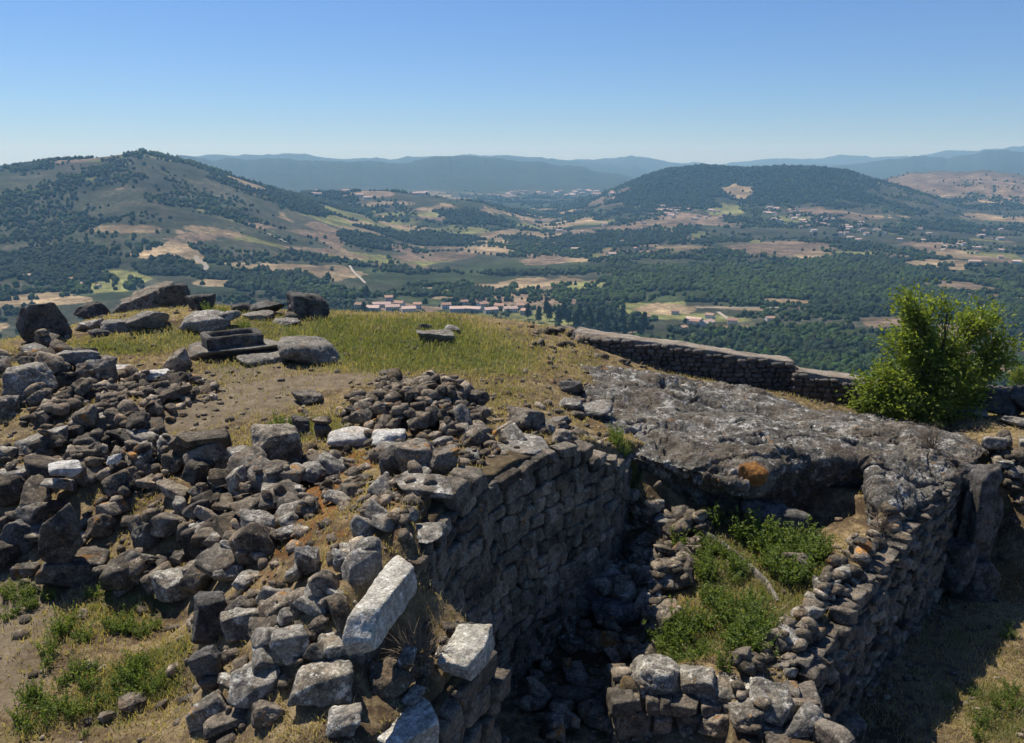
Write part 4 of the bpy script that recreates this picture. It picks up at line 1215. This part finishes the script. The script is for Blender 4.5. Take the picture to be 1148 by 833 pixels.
def leaf_quads(c, d, size, g, droop=.3):
    """small pointed leaves at points c, growing along d"""
    n = len(c)
    d = d / (np.linalg.norm(d, axis=1)[:, None] + 1e-9)
    r = g.normal(size=(n, 3)); s = np.cross(d, r); s /= np.linalg.norm(s, axis=1)[:, None] + 1e-9
    L = size[:, None]
    up = np.cross(s, d)
    V = np.stack([c, c + d * L * .45 + s * L * .26 + up * L * .05, c + d * L - up * L * droop, c + d * L * .45 - s * L * .26 + up * L * .05], 1)
    return V.reshape(-1, 3), (np.arange(n) * 4)[:, None] + np.arange(4)[None]
def tube(P, r0, r1, sides=6):
    P = np.asarray(P, float)
    d = np.gradient(P, axis=0); d /= np.linalg.norm(d, axis=1)[:, None] + 1e-9
    ref = np.array([.3, .9, .1]); s = np.cross(d, ref); s /= np.linalg.norm(s, axis=1)[:, None] + 1e-9
    t = np.cross(d, s)
    rad = np.linspace(r0, r1, len(P))
    a = np.linspace(0, 2 * np.pi, sides + 1)
    V = P[:, None] + rad[:, None, None] * (np.cos(a)[None, :, None] * s[:, None] + np.sin(a)[None, :, None] * t[:, None])
    return V.reshape(-1, 3), grid_faces(len(P), sides + 1)

WEEDS = []
for k in range(5):
    g = np.random.default_rng(900 + k)
    a = Acc()
    ns = 10 + 3 * k
    for i in range(ns):
        ang, rad = g.uniform(0, 6.28), g.uniform(0, .16)
        h = g.uniform(.18, .42)
        t = np.linspace(0, 1, 7)
        lean = g.uniform(.1, .5)
        P = np.stack([rad * math.cos(ang) + math.cos(ang) * lean * h * t ** 1.6, rad * math.sin(ang) + math.sin(ang) * lean * h * t ** 1.6, h * t], 1)
        V, F = tube(P, .004, .002, 4); a.add(V, F, .35)
        m = 14
        u = g.uniform(.12, 1, m)
        c = np.stack([np.interp(u, t, P[:, q]) for q in range(3)], 1)
        d = g.normal(size=(m, 3)); d[:, 2] = np.abs(d[:, 2]) * .5 + .2
        V, F = leaf_quads(c, d, g.uniform(.03, .075, m) * (1.25 - .5 * u), g)
        a.add(V, F, np.repeat(np.clip(.35 + .35 * u + g.normal(0, .16, m), 0, 1), 4))
    WEEDS.append(a.mesh('weed_clump', M['weed'], False))
def weeds(poly, cnt, s0, s1, label, group, seed, spread=None):
    g = np.random.default_rng(seed)
    W = np.array([hit(px, py, H0) for px, py in poly]); lo, hi = W[:, :2].min(0), W[:, :2].max(0)
    n = 0
    for _ in range(cnt * 80):
        if n >= cnt: break
        x, y = g.uniform(lo, hi)
        if not in_poly(np.array([x]), np.array([y]), W)[0]: continue
        if fbm2([x], [y], .9, 2, seed)[0] < g.uniform(-.4, .25): continue
        if Hs(x, y) - Hs(x, y, H0) > .12: continue
        s = g.uniform(s0, s1)
        o = link('weed_clump', WEEDS[int(g.integers(5))], loc=(x, y, float(Hs(x, y, H0)) - .02), rot=(g.normal(0, .08), g.normal(0, .08), g.uniform(0, 6.28)), scale=(s, s, s * g.uniform(.8, 1.3)))
        tag(o, label, 'weed', group); n += 1
weeds([(0,660),(60,668),(100,700),(60,720),(0,705)], 12, .4, .75, 'leafy green weed in the patch at the foot of the pyramid shaped boulder', 'weeds at the foot of the collapsed wall', 1)
weeds([(95,668),(150,672),(200,700),(180,720),(110,705)], 14, .4, .75, 'leafy green weed in front of the long tapered slab', 'weeds in front of the tapered slab', 2)
weeds([(55,705),(95,715),(110,760),(70,775),(50,750)], 12, .5, .9, 'leafy weed at the edge of the bare trodden earth', 'weeds at the edge of the bare earth', 3)
weeds([(80,775),(160,745),(180,775),(120,800),(70,800)], 22, .45, .85, 'leafy weed in the bright patch behind the small grey stones', 'weeds behind the small grey stones', 4)
weeds([(0,780),(80,790),(120,833),(0,833)], 14, .4, .8, 'leafy weed at the very front of the weedy earth', 'weeds at the front of the weedy earth', 5)
weeds([(795,590),(850,585),(925,625),(900,665),(870,650),(830,615)], 40, .95, 1.6, 'tall leafy weed between the thin curved ledge and the bedrock', 'tall weeds under the bedrock', 6)
weeds([(725,690),(780,700),(850,690),(855,740),(800,758),(735,742)], 38, .8, 1.4, 'tall leafy weed behind the retaining wall', 'weeds behind the retaining wall', 7)
weeds([(755,590),(790,600),(850,650),(860,690),(800,690),(770,650)], 34, .6, 1.2, 'green weed on the slope in front of the thin curved ledge', 'weeds on the slope of the hollow', 8)
weeds([(300,478),(340,480),(350,500),(320,508),(295,495)], 12, .5, .9, 'fern like weed beside the largest grey boulder of the collapsed wall', 'ferns beside the collapsed wall', 9)
weeds([(680,490),(720,492),(725,520),(690,512)], 8, .5, .9, 'green weed at the far corner of the tall shaded wall', 'weeds at the wall corner', 10)
weeds([(215,345),(300,352),(280,372),(215,372)], 9, .6, 1.0, 'green weed among the slabs on the rise', 'weeds among the slabs', 11)
weeds([(1090,720),(1160,690),(1180,833),(1085,833)], 16, .4, .8, 'low weed on the dry grass beyond the wall shadow', 'weeds on the dry grass', 12)

def twig_bush(px, py, h, label, seed, name='dry_bush'):
    p = hit(px, py)
    g = np.random.default_rng(seed)
    a = Acc()
    for i in range(46):
        t = np.linspace(0, 1, 8)
        d = g.normal(size=3); d[2] = abs(d[2]) + .5; d /= np.linalg.norm(d)
        P = np.outer(t, d) * h * g.uniform(.5, 1) + np.cumsum(g.normal(0, .02 * h, (8, 3)), 0)
        V, F = tube(P, .008, .002, 4); a.add(V, F, g.uniform(0, 1))
        for j in range(4):
            s = P[int(g.integers(3, 7))]; d2 = d + g.normal(0, .5, 3)
            Q = s + np.outer(np.linspace(0, 1, 4), d2) * h * .3
            V, F = tube(Q, .004, .0015, 3); a.add(V, F, g.uniform(0, 1))
    o = link(name, a.mesh(name, M['twig'], False), loc=(p[0], p[1], p[2] - .03))
    tag(o, label, 'bush')
twig_bush(1045, 502, .65, 'bare twiggy bush growing on the bedrock outcrop', 1)
twig_bush(985, 592, .4, 'small dry tuft in the notch of the bedrock', 2, 'dry_tuft')
twig_bush(472, 742, .5, 'thin dry stalks between the dressed blocks', 3, 'dry_stalks')

# ------------------------------------------------------------------ the leafy tree and the bright shrub
def leafy(name, label, cat, base, lobes, leaves, size, seed, trunk_r=.09, mat='tree_leaf'):
    """lobes: (x, z, depth offset, rx, rz) in metres from the foot"""
    g = np.random.default_rng(seed)
    e = bpy.data.objects.new(name, None); C.objects.link(e); e.location = base
    tag(e, label, cat)
    tr, cr = Acc(), Acc()
    tot = sum(l[3] ** 2 * l[4] for l in lobes)
    for (x, z, dy, rx, rz) in lobes:
        tip = np.array([x, dy, z])
        t = np.linspace(0, 1, 10)[:, None]
        mid = np.array([x * .25, dy * .25, z * .55])
        P = (1 - t) ** 2 * np.array([0, 0, -.1]) + 2 * t * (1 - t) * mid + t ** 2 * tip
        P[1:-1] += g.normal(0, .03, (8, 3))
        V, F = tube(P, trunk_r * (.5 + .5 * rz), trunk_r * .15, 7); tr.add(V, F, 0)
        m = max(3, int(leaves * rx ** 2 * rz / tot / 26))
        dirs = g.normal(size=(m, 3)); dirs /= np.linalg.norm(dirs, axis=1)[:, None]
        ends = tip + dirs * np.array([rx, rx, rz]) * (g.random((m, 1)) ** .35) * (1 + .18 * fbm(dirs * 2 + x, 2, seed)[:, None])
        for k in range(m):
            s = P[int(g.integers(5, 10))]
            tt = np.linspace(0, 1, 5)[:, None]
            Q = s + (ends[k] - s) * tt + np.array([0, 0, .1]) * tt * (1 - tt)
            if k % 3 == 0:
                V, F = tube(Q, .014, .004, 4); tr.add(V, F, 0)
            nl = 26
            u = g.uniform(.35, 1.05, nl)
            c = s + (ends[k] - s) * u[:, None] + g.normal(0, .085, (nl, 3)) * (.6 + u[:, None])
            d = (ends[k] - s) / (np.linalg.norm(ends[k] - s) + 1e-6) + g.normal(0, .6, (nl, 3)); d[:, 2] -= .25
            V, F = leaf_quads(c, d, g.uniform(.6, 1.2, nl) * size, g, .25)
            cr.add(V, F, np.repeat(np.clip(g.normal(.5, .2, nl) + g.normal(0, .1), 0, 1), 4))
    link('trunk', tr.mesh('trunk', M['bark']), e)
    link('crown', cr.mesh('crown', M[mat], False), e)
p = hit(1050, 474, H0)
k = proj(p)[2] / FPX
def L_(px, py, rx, ry, dy=0.0): return ((px - 1050) * k, (474 - py) * k * 1.03, dy, rx * k, ry * k)
leafy('leafy_tree', 'bushy bright green tree with two crowns standing behind the bedrock outcrop', 'tree', p,
      [L_(1015,346,26,22,.1), L_(1042,338,12,18), L_(998,335,16,14,-.1), L_(1012,388,34,30,.0), L_(1046,392,30,26,.2), L_(1090,362,27,26,.2), L_(1104,392,24,28,-.2), L_(1045,418,50,34,0), L_(985,430,36,28,-.3),
       L_(964,446,22,17,-.2), L_(1015,450,46,24,-.4), L_(1072,446,40,30,.1), L_(1050,462,46,13,-.3), L_(1106,414,18,20,.3)], 26000, .15, 41, .11)
p = hit(1142, 436, H0); k = proj(p)[2] / FPX
leafy('shrub', 'rounded bright shrub on the bank beyond the leafy tree', 'shrub', p, [((0) * k, 18 * k, 0, 16 * k, 14 * k), (12 * k, 14 * k, .1, 16 * k, 12 * k), (-8 * k, 12 * k, 0, 10 * k, 9 * k)], 4200, .09, 42, .04)
p = hit(1096, 462, H0); k = proj(p)[2] / FPX
leafy('shrub', 'small yellowish shrub beside the pale flat slab', 'shrub', p, [(0, 6 * k, 0, 12 * k, 7 * k)], 1000, .07, 43, .02)

# ------------------------------------------------------------------ pines below the turf edge, houses in the valley
PINES = []
for q in range(4):
    g = np.random.default_rng(60 + q)
    tr, cr = Acc(), Acc()
    V, F = tube(np.array([[0, 0, -1.], [.1, 0, 4], [.05, .1, 9], [0, 0, 12.5]]), .28, .06, 6); tr.add(V, F, 0)
    for i in range(420):
        z = 2.5 + 10.5 * g.random() ** .8
        rmax = (3.3 if q % 2 else 2.6) * min(1, (13.4 - z) / 7.5) * (.8 + .3 * math.sin(z * 2 + q))
        a_, r_ = g.uniform(0, 6.28), rmax * g.random() ** .5
        c = np.array([[r_ * math.cos(a_), r_ * math.sin(a_), z]])
        c = np.repeat(c, 5, 0) + g.normal(0, .3, (5, 3))
        V, F = leaf_quads(c, g.normal(size=(5, 3)), g.uniform(.7, 1.4, 5), g, .2)
        cr.add(V, F, np.repeat(np.clip(g.normal(.5, .25, 5), 0, 1), 4))
    PINES.append((tr.mesh('trunk', M['bark']), cr.mesh('crown', M['pine'], False)))
g = np.random.default_rng(99)
pine_spots = [(592,358),(604,362),(616,360),(626,366),(637,364),(646,370),(655,366),(663,372),(671,368),(680,374),(690,372),(700,378),(709,374),(718,380),(698,366),(676,362),(650,360),(632,357),(612,355),(722,372),(686,364),(660,360)]
for i, (px, py) in enumerate(pine_spots):
    v = vhit(px, py)
    e = bpy.data.objects.new('pine_tree', None); C.objects.link(e)
    e.location = v; e.rotation_euler = (0, 0, g.uniform(0, 6.28)); s = g.uniform(1.0, 1.6); e.scale = (s, s, s * g.uniform(.9, 1.15))
    tag(e, 'dark pine in the row below the turf edge and the rampart end', 'pine tree', 'pines below the turf edge')
    a, b = PINES[i % 4]
    link('trunk', a, e); link('crown', b, e)
for px, py, s, lab in [(411,336,1.35,'tall dark tree standing alone by the village roofs'), (408,352,1.1,'dark tree just behind the turf edge near the village roofs')]:
    v = vhit(px, py)
    e = bpy.data.objects.new('dark_tree', None); C.objects.link(e); e.location = v; e.scale = (s * 1.3, s * 1.3, s)
    tag(e, lab, 'tree'); a, b = PINES[1]; link('trunk', a, e); link('crown', b, e)

def house_meshes(L, W, Hh, rise):
    hl, hw = L / 2, W / 2
    V = np.array([(-hl,-hw,-2),(hl,-hw,-2),(hl,hw,-2),(-hl,hw,-2),(-hl,-hw,Hh),(hl,-hw,Hh),(hl,hw,Hh),(-hl,hw,Hh),(-hl,0,Hh+rise),(hl,0,Hh+rise)], float)
    Fq = np.array([(0,1,5,4),(2,3,7,6)]); Ft = [np.array([(1,2,6,9,5)]), np.array([(3,0,4,8,7)])]
    wall = (V, [Fq] + Ft)
    o = .5
    sl = rise / hw
    R_ = np.array([(-hl-o,-hw-o,Hh-o*sl+.05),(hl+o,-hw-o,Hh-o*sl+.05),(hl+o,0,Hh+rise+.05),(-hl-o,0,Hh+rise+.05),(-hl-o,hw+o,Hh-o*sl+.05),(hl+o,hw+o,Hh-o*sl+.05)], float)
    R2 = R_ + np.array([0, 0, .3])
    Vr = np.concatenate([R_, R2])
    Fr = np.array([(1,0,3,2),(2,3,4,5),(6,7,8,9),(9,8,11,10),(0,1,7,6),(4,10,11,5),(0,6,9,3),(3,9,10,4),(1,2,8,7),(2,5,11,8)])
    wn = []
    for x in np.arange(-hl + 2, hl - 1, 3.2):
        for z in np.arange(1.0, Hh - 1, 2.8):
            wn.append(np.array([(x,-hw-.04,z),(x+1.1,-hw-.04,z),(x+1.1,-hw-.04,z+1.4),(x,-hw-.04,z+1.4)]))
    return wall, (Vr, Fr), wn
HS = []
for i, (L, W, Hh, ri, rm) in enumerate([(12,9,5.5,2.2,'roof'),(17,10,5,2.4,'roofpink'),(10,8,6,2,'roof'),(22,10,4,2.2,'roofpink')]):
    (V, F), (Vr, Fr), wn = house_meshes(L, W, Hh, ri)
    HS.append((mesh_np('wall', V, F, M['plaster'], False), mesh_np('roof', Vr, Fr, M[rm], False), [mesh_np('window', w, np.arange(4)[None], M['window'], False) for w in wn],
               mesh_np('house', np.concatenate([V, Vr]), [F[0], F[1] , F[2], Fr + len(V)], [M['plaster'], M[rm]], False, midx=[0]*4 + [1]*len(Fr))))
def near_house(px, py, i, rot, lab):
    v = vhit(px, py)
    e = bpy.data.objects.new('house', None); C.objects.link(e); e.location = v; e.rotation_euler = (0, 0, rot)
    tag(e, lab, 'house', 'houses of the near village')
    link('wall', HS[i][0], e); link('roof', HS[i][1], e)
    for w in HS[i][2]: link('window', w, e)
g = np.random.default_rng(31)
for px, py, i in [(418,349,1),(428,344,3),(440,348,1),(448,344,0),(458,350,1),(468,346,2),(500,346,0),(512,350,1),(520,343,2),(530,349,3),(541,345,0),(550,351,1),(560,347,0),(572,350,1),(583,347,2),(590,353,0),(436,338,2),(404,346,0)]:
    near_house(px, py, i, g.normal(0, .35), 'small house with pinkish clay roof in the village just behind the turf edge')
def far_houses(poly, cnt, seed, lab, grp, smin=.9, smax=1.5):
    g = np.random.default_rng(seed)
    P = np.array(poly, float); lo, hi = P.min(0), P.max(0)
    n = 0
    while n < cnt:
        px, py = g.uniform(lo, hi)
        if not in_poly(np.array([px]), np.array([py]), P)[0]: continue
        v = vhit(px, py); s = g.uniform(smin, smax)
        o = link('house', HS[int(g.integers(4))][3], loc=v, rot=(0, 0, g.uniform(-.9, .9)), scale=(s, s, s))
        tag(o, lab, 'house', grp); n += 1
far_houses([(555,214),(690,213),(690,220),(560,221)], 34, 1, 'tiny white house in the far town at the foot of the blue ridge', 'houses of the far town', 1.1, 1.8)
far_houses([(730,232),(800,234),(840,250),(740,246)], 30, 2, 'small pale house in the village below the wooded hill', 'houses of the village below the wooded hill', .7, 1.1)
far_houses([(850,234),(900,230),(1000,262),(960,272),(870,250)], 60, 3, 'pale house scattered over the plain right of the tan hill field', 'houses on the plain', .65, 1.05)
far_houses([(330,214),(480,212),(480,222),(340,224)], 14, 4, 'tiny pale house on the low wooded knoll', 'houses on the low knoll', .9, 1.4)
far_houses([(600,240),(740,250),(720,290),(600,280)], 16, 5, 'lone pale farmhouse among the brown fields of the plain', 'farmhouses of the plain', .6, 1.0)
far_houses([(20,310),(130,312),(130,322),(20,325)], 4, 6, 'lone white farmhouse below the dark pine wood', 'farmhouses below the pine wood', .5, .8)
far_houses([(1000,255),(1148,250),(1148,300),(1010,290)], 20, 7, 'lone pale farmhouse on the far right of the plain', 'farmhouses far across the plain', .6, 1.0)
far_houses([(700,352),(900,352),(900,372),(740,372)], 9, 8, 'low farm building between the farm road and the bright wood', 'farm buildings by the road', .7, 1.1)

# ------------------------------------------------------------------ the air
bm = bmesh.new()
bmesh.ops.create_cube(bm, size=1)
me = bpy.data.meshes.new('haze'); bm.to_mesh(me); bm.free()
hz = link('haze', me, loc=(0, 7600, 15), scale=(36000, 16400, 640))
hm = bpy.data.materials.new('haze'); hm.use_nodes = True
ht = hm.node_tree; ht.nodes.clear()
ho = ht.nodes.new('ShaderNodeOutputMaterial'); pv = ht.nodes.new('ShaderNodeVolumePrincipled')
pv.inputs['Color'].default_value = (.30, .62, 1.0, 1)
pv.inputs['Density'].default_value = 1.02e-4
pv.inputs['Anisotropy'].default_value = 0.15
pv.inputs['Absorption Color'].default_value = (1, 1, 1, 1)
ht.links.new(pv.outputs[0], ho.inputs['Volume'])
me.materials.append(hm)
tag(hz, 'pale blue haze over the valley', kind='stuff')
